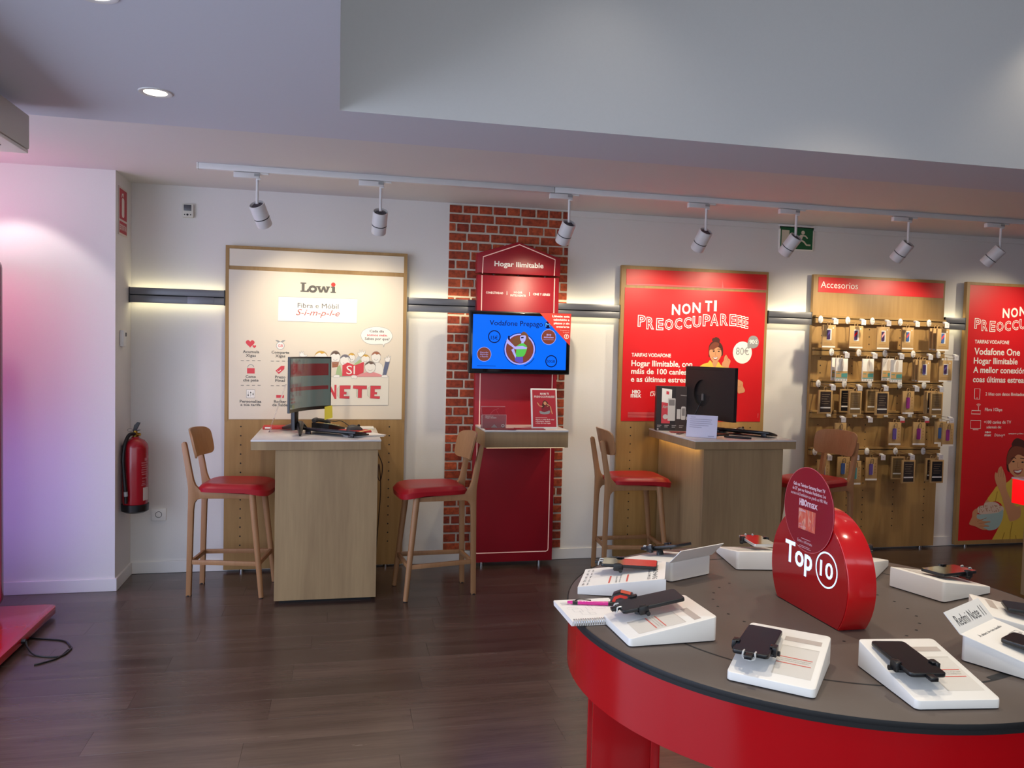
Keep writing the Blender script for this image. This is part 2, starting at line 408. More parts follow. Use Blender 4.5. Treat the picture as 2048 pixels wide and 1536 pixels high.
# ---------------------------------------------------------------- wall bits in the left corner
def wx(name, label, cat, loc): return thing(name, label, cat, loc)
t = thing('extinguisher_sign', 'narrow red fire extinguisher sign high on the pillar side', 'sign', (-1.366, 5.59, 2.27))
bm = nb(); box(bm, -1.3695, -1.366, 5.49, 5.695, 2.275, 2.58, .001); wpart('sign_plate', bm, mat('sign_pale', '#d8c9bd', .5), t)
bm = nb(); sheet(bm, [(5.503, 2.375), (5.683, 2.375), (5.683, 2.568), (5.503, 2.568)], 'yz', -1.3655); sheet(bm, [(5.503, 2.287), (5.683, 2.287), (5.683, 2.362), (5.503, 2.362)], 'yz', -1.3655)
wpart('red_field', bm, mat('sign_red', '#b32630', .5), t, smooth=False)
bm = nb(); sheet(bm, rrect(5.558, 5.618, 2.39, 2.515, .02), 'yz', -1.3650); sheet(bm, [(5.578, 2.52), (5.598, 2.52), (5.598, 2.545), (5.578, 2.545)], 'yz', -1.3650)
band(bm, [(5.60, 2.54), (5.565, 2.535), (5.552, 2.515)], .01, 'yz', -1.3650)
text(bm, 'EXTINTOR', 5.513, 5.673, 2.308, .034, 'yz', -1.3650, bold=.02, res=1)
wpart('pictogram', bm, mat('sign_print', '#e5d6cc', .5), t, smooth=False)

t = thing('wall_sounder', 'small white alarm box with dark window on the wall left of the cream panel', 'alarm', (-1.008, WB, 2.44))
bm = nb(); box(bm, -1.044, -.972, WB-.028, WB, 2.446, 2.538, .006); wpart('case', bm, mat('alarm_shell', '#d8d4c8', .45), t)
bm = nb(); box(bm, -1.034, -.986, WB-.031, WB-.028, 2.490, 2.530, .001); wpart('dark_window', bm, mat('alarm_window', '#55565c', .3), t)
bm = nb()
for k, rr in ((-1.028, .004), (-1.010, .007), (-.990, .004)): sheet(bm, ell(k, 2.464, rr, n=12), 'xz', WB-.0285)
wpart('sensor_dots', bm, M_BLKM, t, smooth=False)

t = thing('wall_thermostat', 'small white control box on the pillar side below the grey rail', 'switch', (-1.37, 5.57, 1.55))
bm = nb(); box(bm, -1.37, -1.345, 5.53, 5.61, 1.56, 1.665, .005); wpart('case', bm, M_WHITE, t)
bm = nb(); box(bm, -1.346, -1.343, 5.572, 5.596, 1.625, 1.65, .001); wpart('button', bm, M_DGREY, t)

t = thing('wall_socket', 'white square power socket low on the wall beside the fire extinguisher', 'socket', (-1.187, WB, .36))
bm = nb(); box(bm, -1.236, -1.139, WB-.011, WB, .363, .45, .005); wpart('plate', bm, M_WHITE, t)
bm = nb(); lathe(bm, [(0, -.002), (.017, -.002), (.019, -.0125), (.022, -.0125), (.022, -.011)], 24, Matrix.Translation((-1.188, WB, .407)) @ Matrix.Rotation(rad(90), 4, 'X') @ Matrix.Diagonal((1, 1, -1, 1)))
wpart('socket_well', bm, M_DGREY, t)
bm = nb()
for dx in (-.008, .008): cyl(bm, (-1.188+dx, WB-.004, .407), (-1.188+dx, WB-.002, .407), .003, n=8)
wpart('contact', bm, M_STEEL, t)

t = thing('fire_extinguisher', 'red fire extinguisher with black base hung in the corner', 'fire extinguisher', (-1.29, 5.60, .47))
ex, ey = -1.290, 5.60
bm = nb(); lathe(bm, [(.074, 0), (.080, .03), (.080, .38), (.076, .405), (.055, .432), (.026, .446), (.022, .455)], 36, Matrix.Translation((ex, ey, .515))); wpart('cylinder', bm, mat('extinguisher_red', '#9e0a1c', .25, coat=.3), t)
bm = nb(); lathe(bm, [(0, 0), (.062, 0), (.082, .012), (.084, .056), (.080, .058)], 36, Matrix.Translation((ex, ey, .471))); wpart('base_cup', bm, M_BLACK, t)
bm = nb(); lathe(bm, [(.016, 0), (.018, .02), (.014, .022), (.014, .045), (0, .046)], 16, Matrix.Translation((ex, ey, .965))); cyl(bm, (ex, ey, .985), (ex+.032, ey-.01, .985), .010, n=12); wpart('valve', bm, M_BRASS, t)
bm = nb(); prism(bm, [(ex-.014, 1.005), (ex+.004, 1.005), (ex+.03, 1.062), (ex+.012, 1.066), (ex-.006, 1.045)], 'xz', ey-.012, ey+.012, .002)
prism(bm, [(ex-.012, 1.003), (ex+.028, 1.010), (ex+.028, 1.016), (ex-.012, 1.012)], 'xz', ey-.010, ey+.010)
wpart('lever', bm, M_DGREY, t)
bm = nb(); tube(bm, [(ex-.03+.018*math.cos(a*.7), ey-.008, 1.014+.009*math.sin(a*.7)) for a in range(10)], .0016, 6); wpart('safety_ring', bm, M_STEEL, t)
bm = nb(); tube(bm, smooth_path([(ex, ey-.01, .988), (ex-.028, ey-.035, .985), (ex-.046, ey-.070, .93), (ex-.052, ey-.090, .84), (ex-.046, ey-.092, .74), (ex-.036, ey-.093, .62)]), .0115, 12)
hose = wpart('hose', bm, M_BLACK, t)
bm = nb(); cyl(bm, (ex-.036, ey-.093, .622), (ex-.034, ey-.093, .592), .0125, n=14); wpart('clip_band', bm, M_PLGREY, hose)
bm = nb(); cyl(bm, (ex-.034, ey-.093, .592), (ex-.034, ey-.092, .545), .011, .010, n=14); wpart('nozzle', bm, M_BLACK, hose)
bm = nb()
def on_cyl(a0, a1, z0, z1, r=.0808):
    for i in range(4):
        A, B = a0+(a1-a0)*i/4, a0+(a1-a0)*(i+1)/4
        bm.faces.new([bm.verts.new((ex+r*math.cos(rad(a)), ey+r*math.sin(rad(a)), z)) for a, z in ((A, z0), (B, z0), (B, z1), (A, z1))])
on_cyl(-42, -6, .555, .64)
lab = wpart('white_label', bm, mat('ext_label', '#cfc3b8', .5), t)
bm = nb()
for z, a0, a1 in ((.80, -50, -10), (.785, -50, -20), (.77, -48, -10), (.755, -50, -14), (.74, -50, -22), (.725, -48, -12), (.70, -46, -20), (.665, -46, -30), (.655, -50, -28), (.68, -46, -32)): on_cyl(a0, a1, z, z+.006)
on_cyl(-34, -16, .815, .835)
wpart('printed_text', bm, mat('ext_print', '#b86f72', .5), t)
bm = nb(); box(bm, -1.369, -1.345, ey-.02, ey+.02, .86, .915, .003); wpart('wall_bracket', bm, M_DGREY, t)

t = thing('exit_sign', 'green emergency exit sign with running figure high on the back wall', 'sign', (3.6, WB, 2.45))
y = WB-.012
bm = nb(); box(bm, 3.446, 3.757, y, WB, 2.454, 2.645, .003); wpart('sign_plate', bm, M_PW, t)
bm = nb(); box(bm, 3.440, 3.763, WB-.02, WB, 2.640, 2.656, .003); wpart('top_rail', bm, M_WHITE, t)
bm = nb(); sheet(bm, [(3.457, 2.464), (3.746, 2.464), (3.746, 2.634), (3.457, 2.634)], 'xz', y-.0005); wpart('green_field', bm, M_GREEN, t, smooth=False)
bm = nb(); yy = y-.001
sheet(bm, [(3.467, 2.49), (3.535, 2.49), (3.535, 2.612), (3.467, 2.612)], 'xz', yy)
sheet(bm, ell(3.657, 2.598, .016, n=16), 'xz', yy)
for pts, w in (([(3.648, 2.578), (3.632, 2.535)], .026), ([(3.642, 2.572), (3.605, 2.562), (3.598, 2.54)], .011), ([(3.645, 2.575), (3.680, 2.572), (3.700, 2.553)], .011),
               ([(3.634, 2.54), (3.668, 2.525), (3.692, 2.500), (3.728, 2.500)], .013), ([(3.630, 2.54), (3.605, 2.508), (3.572, 2.500)], .013), ([(3.545, 2.548), (3.575, 2.548)], .012)):
    band(bm, pts, w, 'xz', yy)
wpart('pictogram', bm, mat('exit_pictogram', '#d8cdb4', .5), t, smooth=False)

# ---------------------------------------------------------------- grey wall rail with light strips, in sections
def rail(x0, x1, label):
    t = thing('wall_rail', label, 'wall rail', ((x0+x1)/2, WB, 1.85), group='grey rail sections with light strips')
    for z0, z1 in ((1.857, 1.904), (1.911, 1.957)):
        bm = nb(); box(bm, x0, x1, 5.752, 5.768, z0, z1, .002); wpart('rail_profile', bm, M_GREYM, t)
    bm = nb(); box(bm, x0, x1, 5.768, 5.778, 1.868, 1.946); box(bm, x0+.02, x1-.02, 5.778, WB, 1.892, 1.922); wpart('rail_core', bm, M_BLKM, t)
    bm = nb()
    for xe in (x0, x1-.006): box(bm, xe, xe+.006, 5.751, 5.779, 1.855, 1.959)
    wpart('end_cap', bm, M_DGREY, t)
    for z0, z1 in ((1.948, 1.955), (1.859, 1.866)):
        bm = nb(); box(bm, x0+.01, x1-.01, 5.770, 5.780, z0, z1); wpart('light_strip', bm, M_LED, t, label='glowing warm white light strip')
    return t
rail(-1.368, -.76, 'grey double rail between the pillar and the cream panel')
rail(.487, .985, 'grey double rail crossing the wall between the cream panel and the red kiosk')
rail(1.592, 2.10, 'grey double rail between the red kiosk and the slogan panel')
rail(3.345, 3.735, 'grey double rail between the slogan panel and the accessories panel')
rail(4.984, 5.188, 'short grey rail between the accessories panel and the right-hand poster')
bm = nb(); box(bm, -1.0, -.83, 5.7495, 5.752, 1.858, 1.906, .001); 
r0 = [o for o in COL.objects if o.name == 'wall_rail'][0]; wpart('cover_plate', bm, M_GREYM, r0)

# ---------------------------------------------------------------- brick strip
bt = thing('brick_strip', 'strip of red brick cladding behind the red kiosk from skirting to ceiling', 'brick wall', (1.24, WB, .09))
bx0, bx1 = .785, 1.69
bm = nb(); box(bm, bx0, bx1, WB-.006, WB-.0005, .086, 2.652); wpart('mortar_bed', bm, mat('mortar', '#cbbfae', .9, bump=.3, bscale=90, var=.12), bt)
def brick_mat():
    m = bpy.data.materials.new('red_brick'); nt, b = nodes(m); N = nt.nodes.new; L = nt.links.new
    oi = N('ShaderNodeObjectInfo'); cr = N('ShaderNodeValToRGB'); L(oi.outputs['Random'], cr.inputs[0])
    e = cr.color_ramp.elements; e[0].color = lin('#8c3420'); e[1].color = lin('#b9552f'); k = e.new(.5); k.color = lin('#a44526')
    tc = N('ShaderNodeTexCoord'); nz = N('ShaderNodeTexNoise'); nz.inputs['Scale'].default_value = 45; nz.inputs['Detail'].default_value = 6; L(tc.outputs['Object'], nz.inputs['Vector'])
    mx = N('ShaderNodeMix'); mx.data_type = 'RGBA'; mx.blend_type = 'MULTIPLY'; mx.inputs['Factor'].default_value = .75
    c2 = N('ShaderNodeValToRGB'); c2.color_ramp.elements[0].position = .35; c2.color_ramp.elements[0].color = (.45, .4, .4, 1); c2.color_ramp.elements[1].position = .62; c2.color_ramp.elements[1].color = (1.15, 1.1, 1.1, 1)
    L(nz.outputs['Fac'], c2.inputs[0]); L(cr.outputs[0], mx.inputs['A']); L(c2.outputs[0], mx.inputs['B']); L(mx.outputs['Result'], b.inputs['Base Color'])
    b.inputs['Roughness'].default_value = .8; bp = N('ShaderNodeBump'); bp.inputs['Strength'].default_value = .5; bp.inputs['Distance'].default_value = .003
    L(nz.outputs['Fac'], bp.inputs['Height']); L(bp.outputs[0], b.inputs['Normal']); return m
MB_ = brick_mat()
rows = 38; ph = (2.652-.086)/rows; rng = random.Random(3)
for r in range(rows):
    z0 = .086+r*ph; x = bx0; k = 0
    first = (.16, .095, .13, .05)[r % 4]
    while x < bx1-.02:
        w = first if k == 0 else (rng.choice((.19, .175, .205)) if r % 2 == 0 else rng.choice((.105, .12, .098)))
        x1 = min(bx1, x+w)
        if bx1-x1 < .035: x1 = bx1
        if x1-x > .03:
            bm = nb(); j = lambda: rng.uniform(-.002, .002); d = rng.uniform(.004, .008)
            box(bm, x+(.0 if k == 0 else .007), x1-(.0 if x1 == bx1 else .006), WB-.006-d, WB-.005, z0+.007+j(), z0+ph-.006+j(), .003, 1)
            wpart('brick', bm, MB_, bt)
        x = x1; k += 1

# ---------------------------------------------------------------- wall panels with printed posters
class Print:
    """flat print on a poster: shapes collected per colour, one sub-part each"""
    def __init__(s, parent, y): s.parent, s.y, s.d = parent, y, {}
    JOIN = {'popcorn_shade', 'medal_icon', 'slider_icon', 'tag_icon', 'lock_icon', 'heart_icon', 'logo', 'banner_lettering', 'letter_side', 'finger_lines', 'shirt_folds', 'figure_eyes', 'figure_brows', 'dashes', 'small_print', 'outline', 'icon'}
    def bm(s, name, m, own=False): return s.d.setdefault((name, m.name, len(s.d) if own else -1), (nb(), m))[0]
    def poly(s, name, m, pts, k=1): sheet(s.bm(name, m, name not in s.JOIN), pts, 'xz', s.y-.0003*k)
    def line(s, name, m, pts, w, k=2, closed=False): band(s.bm(name, m, name not in s.JOIN), pts, w, 'xz', s.y-.0003*k, closed)
    def text(s, st, T, m, k=2, name='lettering', **kw): text(s.bm(name, m), st, T[0], T[1], T[2], T[3], 'xz', s.y-.0003*k, **kw)
    def done(s):
        for (n, *_), (bm, m) in s.d.items(): wpart(n, bm, m, s.parent, smooth=False)
def smooth2(pts, k=5, closed=True):
    """rounded outline through 2-D points"""
    n = len(pts); out = []
    for i in range(n if closed else n-1):
        p0, p1, p2, p3 = [Vector(pts[j % n] if closed else pts[min(max(j, 0), n-1)]) for j in (i-1, i, i+1, i+2)]
        for j in range(k):
            t = j/k; v = .5*((2*p1)+(p2-p0)*t+(2*p0-5*p1+4*p2-p3)*t*t+(3*p1-p0-3*p2+p3)*t**3); out.append((v.x, v.y))
    if not closed: out.append(tuple(pts[-1]))
    return out
YP = 5.758
def board(name, label, x0, x1, z0, z1, cat='display panel'):
    t = thing(name, label, cat, ((x0+x1)/2, YP+.02, z0), group='tall oak display panels along the back wall')
    bm = nb(); box(bm, x0, x1, YP, YP+.032, z0, z1, .0015, 1); wpart('board', bm, M_OAK, t)
    bm = nb()
    for x in (x0+.12, x1-.12): cyl(bm, (x, YP+.016, 0), (x, YP+.016, z0+.002), .016, n=12)
    wpart('levelling_foot', bm, M_STEEL, t)
    bm = nb()
    for x in (x0+.1, x1-.1): box(bm, x-.03, x+.03, YP+.032, WB, 1.6, 1.66)
    wpart('wall_cleat', bm, M_DGREY, t)
    return t
def holes(t, xs, z0, z1, step=.064, y=YP):
    bm = nb()
    for x in xs:
        z = z0
        while z < z1: sheet(bm, ell(x, z, .0055, n=8), 'xz', y-.0004); z += step
    wpart('shelf_pin_holes', bm, M_BLKM, t, smooth=False, kind='stuff')
def poster(t, name, m, pts, y=YP):
    bm = nb(); prism(bm, pts, 'xz', y-.0025, y+.001); return wpart(name, bm, m, t, smooth=False)
YQ = YP-.0028

# -- panel 1, cream poster
p1 = board('oak_display_unit', 'tall oak panel with the cream cartoon crowd poster', -.757, .480, .018, 2.268)
holes(p1, (-.648, .372), .19, 1.06)
bm = nb(); box(bm, -.757, .480, YP-.003, YP, 2.250, 2.268); box(bm, -.757, -.735, YP-.003, YP, 1.06, 2.25); box(bm, .458, .480, YP-.003, YP, 1.06, 2.25); wpart('edge_frame', bm, M_OAK, p1)
poster(p1, 'header_poster', M_CREAM, [(-.732, 2.130), (.456, 2.130), (.456, 2.246), (-.732, 2.246)])
pm = poster(p1, 'main_poster', M_CREAM, [(-0.7287, 1.0725), (0.4612, 1.0767), (0.4543, 2.1009), (-0.7351, 2.1034)])
P = Print(pm, YQ)
# slab letters of the logo, drawn by hand
lx = (-0.2597, -0.0182, 1.9682, 0.0652)
LX0, LX1, LZ, LC = lx
def slab(pts, k=3, m=M_PGREY, name='logo'): P.poly(name, m, [(LX0+a*(LX1-LX0), LZ+b*LC) for a, b in pts], k)
slab([(0, 0), (.235, 0), (.245, .34), (.20, .34), (.175, .14), (.115, .14), (.115, .86), (.16, .86), (.16, 1), (0, 1), (0, .86), (.035, .86), (.035, .14), (0, .14)])
c = (LX0+.345*(LX1-LX0), LZ+.34*LC)
P.line('logo', M_PGREY, ell(c[0], c[1], .088*(LX1-LX0), .27*LC, 24), .0165, 3, True)
for a0, a1 in ((.50, .60), (.60, .655), (.655, .72), (.72, .80)):
    pass
slab([(.44, .68), (.57, .68), (.57, .56), (.545, .56), (.582, .24), (.625, .68), (.685, .68), (.725, .24), (.745, .56), (.72, .56), (.72, .68), (.835, .68), (.835, .56), (.815, .56), (.755, 0), (.68, 0), (.648, .36), (.61, 0), (.535, 0), (.475, .56), (.44, .56)])
slab([(.85, 0), (1, 0), (1, .13), (.975, .13), (.975, .68), (.86, .68), (.86, .55), (.89, .55), (.89, .13), (.85, .13)])
P.poly('logo_dot', mat('print_bright_red', '#e5352e', .5), ell(LX0+.925*(LX1-LX0), LZ+.90*LC, .015, n=18), 3)
bx = [(-0.4071, 1.929), (0.1321, 1.9317), (0.1301, 1.7602), (-0.4097, 1.7601)]
P.poly('text_box', M_PW, bx, 1); P.line('box_outline', M_PLGREY, bx, .0022, 2, True)
P.text('Fibra e Móbil', (-0.2769, 0.0013, 1.8579, 0.0326), M_PGREY)
P.text('S-i-m-p-l-e', (-0.2877, 0.011, 1.805, 0.0417), mat('print_script_red', '#b4524e', .5), shear=.35)
for s, l, r, c in (('Acumula', (213,906),(340,906),20), ('Xigas', (236,936),(314,936),20), ('Comparte', (434,911),(570,911),20), ('Xigas', (463,940),(540,940),20),
                   ): pass
for s, T in (('Acumula', (-0.6399, -0.5307, 1.533, 0.018)), ('Xigas', (-0.62, -0.5529, 1.5073, 0.018)), ('Comparte', (-0.4491, -0.3303, 1.5333, 0.0181)), ('Xigas', (-0.4236, -0.3563, 1.5078, 0.0181)),
    ('Como', (-0.6196, -0.5515, 1.3607, 0.018)), ('che pete', (-0.6357, -0.534, 1.3363, 0.018)), ('Prezo', (-0.4239, -0.3539, 1.361, 0.0182)), ('Final', (-0.4219, -0.358, 1.3364, 0.0182)),
    ('Personaliza', (-0.6567, -0.5135, 1.1888, 0.0181)), ('a túa tarifa', (-0.6522, -0.5185, 1.1662, 0.0163)), ('Router', (-0.4291, -0.3467, 1.1897, 0.0182)), ('de balde', (-0.4402, -0.3376, 1.1659, 0.0182))):
    P.text(s, T, M_PGREY, bold=.018, res=2)
for x0, x1, yy in [[-0.6523, 1.4789, -0.6318], [-0.6155, 1.4797, -0.5948], [-0.5785, 1.4804, -0.5578], [-0.5414, 1.4812, -0.5206], [-0.4538, 1.4802, -0.4329], [-0.4164, 1.481, -0.3954], [-0.3788, 1.4817, -0.3578], [-0.3411, 1.4825, -0.3201], [-0.6509, 1.3078, -0.6303], [-0.614, 1.3083, -0.5933], [-0.5769, 1.3088, -0.5562], [-0.5398, 1.3093, -0.519], [-0.4521, 1.3078, -0.4312], [-0.4146, 1.3083, -0.3936], [-0.377, 1.3088, -0.3559], [-0.3392, 1.3093, -0.3181]]:
    P.line('dashes', M_PGREY, [(x0, x1), (yy, x1)], .003)
def heart(cx, cz, s):
    return [(cx+s*math.sin(t)**3, cz+s*(13*math.cos(t)-5*math.cos(2*t)-2*math.cos(3*t)-math.cos(4*t))/16) for t in [2*math.pi*i/30 for i in range(30)]]
H1 = (-0.5916, 1.5999, 0.0293); H2 = (-0.5639, 1.579, 0.0121)
P.poly('heart_icon', M_PRED, heart(*H1)); P.poly('heart_icon', M_PRED, heart(*H2), 2)
g = (-0.3905, 1.5886, 0.0262)
P.poly('medal_icon', M_PW, ell(*g[:2], g[2]), 1); P.line('medal_icon', M_PLGREY, ell(*g[:2], g[2]), .003, 2, True)
P.poly('medal_icon', M_PLGREY, [(-0.4249, 1.6267), (-0.4057, 1.6254), (-0.3925, 1.6176), (-0.3994, 1.6119), (-0.4117, 1.6153)], 3); P.poly('medal_icon', M_PLGREY, [(-0.3559, 1.6276), (-0.3751, 1.6262), (-0.389, 1.6176), (-0.382, 1.6124), (-0.368, 1.6164)], 3)
P.text('GB', (-0.4061, -0.3729, 1.5795, 0.0181), M_PRED, bold=.01, res=2)
P.poly('lock_icon', M_PRED, [(-0.6107, 1.4284), (-0.5599, 1.4284), (-0.5596, 1.3914), (-0.6104, 1.3914)]); lk = (-0.5858, 1.4325, 0.0207)
P.line('lock_icon', M_PLGREY, ell(lk[0], lk[1], lk[2], n=16, a0=10, a1=180), .004)
P.poly('tag_icon', M_PRED, [(-0.4209, 1.4137), (-0.3837, 1.448), (-0.3609, 1.4484), (-0.3624, 1.4256), (-0.3988, 1.3913)]); P.line('tag_icon', M_PW, [(-0.4078, 1.4139), (-0.3999, 1.4059), (-0.3843, 1.4198)], .004, 3)
P.poly('slider_icon', M_PW, [(-0.6128, 1.2785), (-0.5576, 1.2783), (-0.558, 1.2231), (-0.6123, 1.2234)], 1); P.line('slider_icon', M_PLGREY, [(-0.6128, 1.2785), (-0.5576, 1.2783), (-0.558, 1.2231), (-0.6123, 1.2234)], .003, 2, True)
for A, B in ([(-0.6015, 1.2678), (-0.6012, 1.2317)], [(-0.5852, 1.268), (-0.5848, 1.2318)], [(-0.5688, 1.2682), (-0.5684, 1.232)]): P.line('slider_icon', M_PGREY, [A, B], .002, 3)
for cc in [(-0.6013, 1.2407), (-0.5851, 1.259), (-0.5686, 1.2483)]: P.poly('slider_icon', M_PGREY, ell(cc[0], cc[1], .005, n=10), 4)
P.poly('router_icon', M_PRED, [(-0.4148, 1.2437), (-0.3622, 1.2433), (-0.362, 1.2241), (-0.4146, 1.2245)])
# speech bubble
P.poly('speech_bubble', M_PW, smooth2([(0.1596, 1.676), (0.1863, 1.7184), (0.2683, 1.7402), (0.3514, 1.7231), (0.3827, 1.6774), (0.3622, 1.6348), (0.3283, 1.6172), (0.3222, 1.5966), (0.3117, 1.6149), (0.2336, 1.613), (0.183, 1.6322)], 4))
P.line('bubble_outline', M_PLGREY, smooth2([(0.1596, 1.676), (0.1863, 1.7184), (0.2683, 1.7402), (0.3514, 1.7231), (0.3827, 1.6774), (0.3622, 1.6348), (0.3283, 1.6172), (0.3222, 1.5966), (0.3117, 1.6149), (0.2336, 1.613), (0.183, 1.6322)], 4), .002, 2, True)
P.text('Cada día', (0.2204, 0.3223, 1.6995, 0.0167), M_PGREY, 3, bold=.015, res=2)
P.text('somos máis.', (0.2025, 0.3476, 1.6726, 0.0148), M_PRED, 3, bold=.02, res=2)
P.text('Sabes por que?', (0.1874, 0.362, 1.6452, 0.0167), M_PGREY, 3, bold=.015, res=2)
# cartoon crowd behind a banner
SKW = mat('cartoon_face', '#f0ece2', .5); LN = M_PLGREY
def face(c, r, hair, rz=1.25, smile=True, k=2):
    cx, cz, rr = c; f = ell(cx, cz, rr, rr*rz, 24)
    P.poly('cartoon_face', SKW, f, k); P.line('outline', LN, f, .0016, k+2, True)
    h = ell(cx, cz+rr*.05, rr*1.06, rr*rz*1.02, 18, 10, 170)
    h = h+[(cx-rr*.65, cz+rr*.55), (cx-rr*.25, cz+rr*.78), (cx+.1*rr, cz+rr*.55), (cx+rr*.6, cz+rr*.7)]
    P.poly('cartoon_hair', hair, h, k+1)
    if smile: P.line('outline', LN, ell(cx, cz-rr*.25, rr*.42, rr*.42, 8, 200, 340), .002, k+2)
BRN = mat('hair_brown', '#6b5547', .5); YLW = mat('hair_yellow', '#d9a93c', .5); RBR = mat('hair_russet', '#a86a4c', .5); GRY = mat('hair_grey', '#77717a', .5)
JEAN = mat('sleeve_slate', '#646b85', .5); GRN = mat('sleeve_green', '#a9c08a', .5)
face((0.0976, 1.5166, 0.025), 1, YLW, k=1); face((0.1934, 1.507, 0.0297), 1, YLW, 1.1, k=1); face((-0.1139, 1.5144, 0.0425), 1, YLW, 1.0, False, k=1)
P.poly('cartoon_sleeve', mat('sleeve_grey', '#c3c8c6', .5), [(0.1073, 1.4751), (0.1451, 1.5315), (0.1658, 1.518), (0.1346, 1.4756)], 2)
P.poly('cartoon_sleeve', GRN, [(0.112, 1.4659), (0.1569, 1.5062), (0.1685, 1.4902), (0.1393, 1.4618)], 3)
face((0.2688, 1.5225, 0.0331), 1, RBR, 1.2, k=2); face((-0.0153, 1.5165, 0.0338), 1, BRN, 1.3, k=2); face((0.0526, 1.4948, 0.0353), 1, GRY, 1.15, k=3)
P.poly('cartoon_sleeve', RBR, [(-0.0374, 1.4838), (0.0099, 1.4847), (0.0036, 1.4477), (-0.0368, 1.4423)], 2)
P.poly('cartoon_sleeve', GRN, [(-0.0135, 1.3828), (-0.0009, 1.4476), (0.0192, 1.4641), (0.0361, 1.3836)], 3)
P.poly('cartoon_body', SKW, smooth2([(0.2318, 1.3914), (0.2444, 1.4661), (0.2809, 1.4855), (0.3158, 1.4628), (0.3239, 1.3929)], 4), 3)
P.line('outline', LN, smooth2([(0.2445, 1.4615), (0.2809, 1.4855), (0.3158, 1.4628), (0.3239, 1.3929)], 4, False), .0016, 4)
P.poly('cartoon_flag', M_PRED, [(0.0339, 1.3835), (0.035, 1.4598), (0.0709, 1.4804), (0.1211, 1.4615), (0.1845, 1.4873), (0.1825, 1.4115), (0.1313, 1.3874)], 5)
P.text('SI', (0.0631, 0.1221, 1.3975, 0.0601), M_PW, 6)
P.poly('cartoon_flag', M_PINK, smooth2([(0.136, 1.3805), (0.1721, 1.4044), (0.236, 1.4171), (0.3007, 1.3995), (0.3148, 1.3834)], 4), 6)
face((0.2286, 1.4495, 0.0376), 1, BRN, 1.1, k=7)
P.poly('cartoon_sleeve', JEAN, [(0.3155, 1.3937), (0.3338, 1.4912), (0.3662, 1.4918), (0.3423, 1.3941)], 4)
def hand(pts, k=5):
    P.poly('cartoon_hand', M_PW, smooth2(pts, 3), k); P.line('outline', LN, smooth2(pts, 3), .0014, k+1, True)
hand([(0.3384, 1.4922), (0.3302, 1.5098), (0.3264, 1.519), (0.338, 1.5146), (0.3446, 1.5334), (0.3495, 1.5172), (0.3575, 1.5407), (0.3611, 1.5198), (0.3747, 1.5341), (0.3682, 1.5106), (0.3638, 1.4927)])
hand([(0.1497, 1.5269), (0.1404, 1.5429), (0.1402, 1.5545), (0.1517, 1.5501), (0.1536, 1.5733), (0.163, 1.5527), (0.1718, 1.5761), (0.1767, 1.5553), (0.1924, 1.5673), (0.1882, 1.5463), (0.1657, 1.5226)], 6)
hand([(-0.256, 1.516), (-0.2606, 1.5341), (-0.2608, 1.5501), (-0.2527, 1.5366), (-0.2476, 1.5572), (-0.2421, 1.5391), (-0.2343, 1.5552), (-0.2314, 1.5347), (-0.2207, 1.5258), (-0.2075, 1.5284), (-0.2162, 1.5168)])
bn = [(-0.1433, 1.3752), (0.361, 1.3832), (0.3598, 1.1801), (-0.1408, 1.1737)]
P.poly('cartoon_banner', mat('banner_white', '#ece6d6', .5), bn, 8); P.line('outline', LN, bn, .0018, 9, True)
for hp in ([(-0.0269, 1.3756), (-0.0225, 1.3873), (-0.0091, 1.3921), (0.0135, 1.3901), (0.0159, 1.3777), (0.0092, 1.3716), (-0.0089, 1.3736)], [(0.0974, 1.3753), (0.0995, 1.3883), (0.1176, 1.3918), (0.1359, 1.3852), (0.1361, 1.3703), (0.1248, 1.3664), (0.1134, 1.3709), (0.1043, 1.3671)], [(0.3111, 1.381), (0.3137, 1.3936), (0.3423, 1.3969), (0.354, 1.3887), (0.3495, 1.3792), (0.3288, 1.3766)]): hand(hp, 10)
for s, T in (('U', (-0.128, -0.0743, 1.2248, 0.0875)), ('N', (-0.0586, -0.0046, 1.2264, 0.0877))):
    P.text(s, T, M_PRED, 10, bold=.05, name='banner_lettering')
for pl in ([(0.0181, 1.3162), (0.0937, 1.3173), (0.0918, 1.2917), (0.0488, 1.2912), (0.049, 1.2726), (0.0658, 1.2714), (0.0651, 1.2543), (0.047, 1.2541), (0.0472, 1.2411), (0.0871, 1.2406), (0.0856, 1.2229), (0.018, 1.225)], [(0.1119, 1.3175), (0.2078, 1.3174), (0.2072, 1.2922), (0.1729, 1.2918), (0.1725, 1.2298), (0.1451, 1.2296), (0.1464, 1.2915), (0.1099, 1.2966)], [(0.233, 1.3177), (0.3057, 1.3178), (0.3047, 1.2944), (0.2633, 1.2929), (0.2636, 1.2728), (0.2797, 1.2716), (0.279, 1.2566), (0.2615, 1.2565), (0.2608, 1.2434), (0.301, 1.2419), (0.2989, 1.2241), (0.2321, 1.2272)]):
    P.poly('banner_lettering', M_PRED, pl, 10); P.line('outline', M_PGREY, pl, .0014, 11, True)
for sd in ([(0.0181, 1.3162), (0.0021, 1.2952), (0.0029, 1.242), (0.018, 1.225)], [(0.233, 1.3177), (0.2127, 1.2979), (0.2135, 1.2466), (0.2321, 1.2272)], [(0.1442, 1.2914), (0.1328, 1.2913), (0.1345, 1.2388), (0.1451, 1.2296)]):
    P.poly('letter_side', mat('letter_side', '#dfe0cc', .5), sd, 9); P.line('outline', M_PGREY, sd, .0012, 10, True)
P.done()

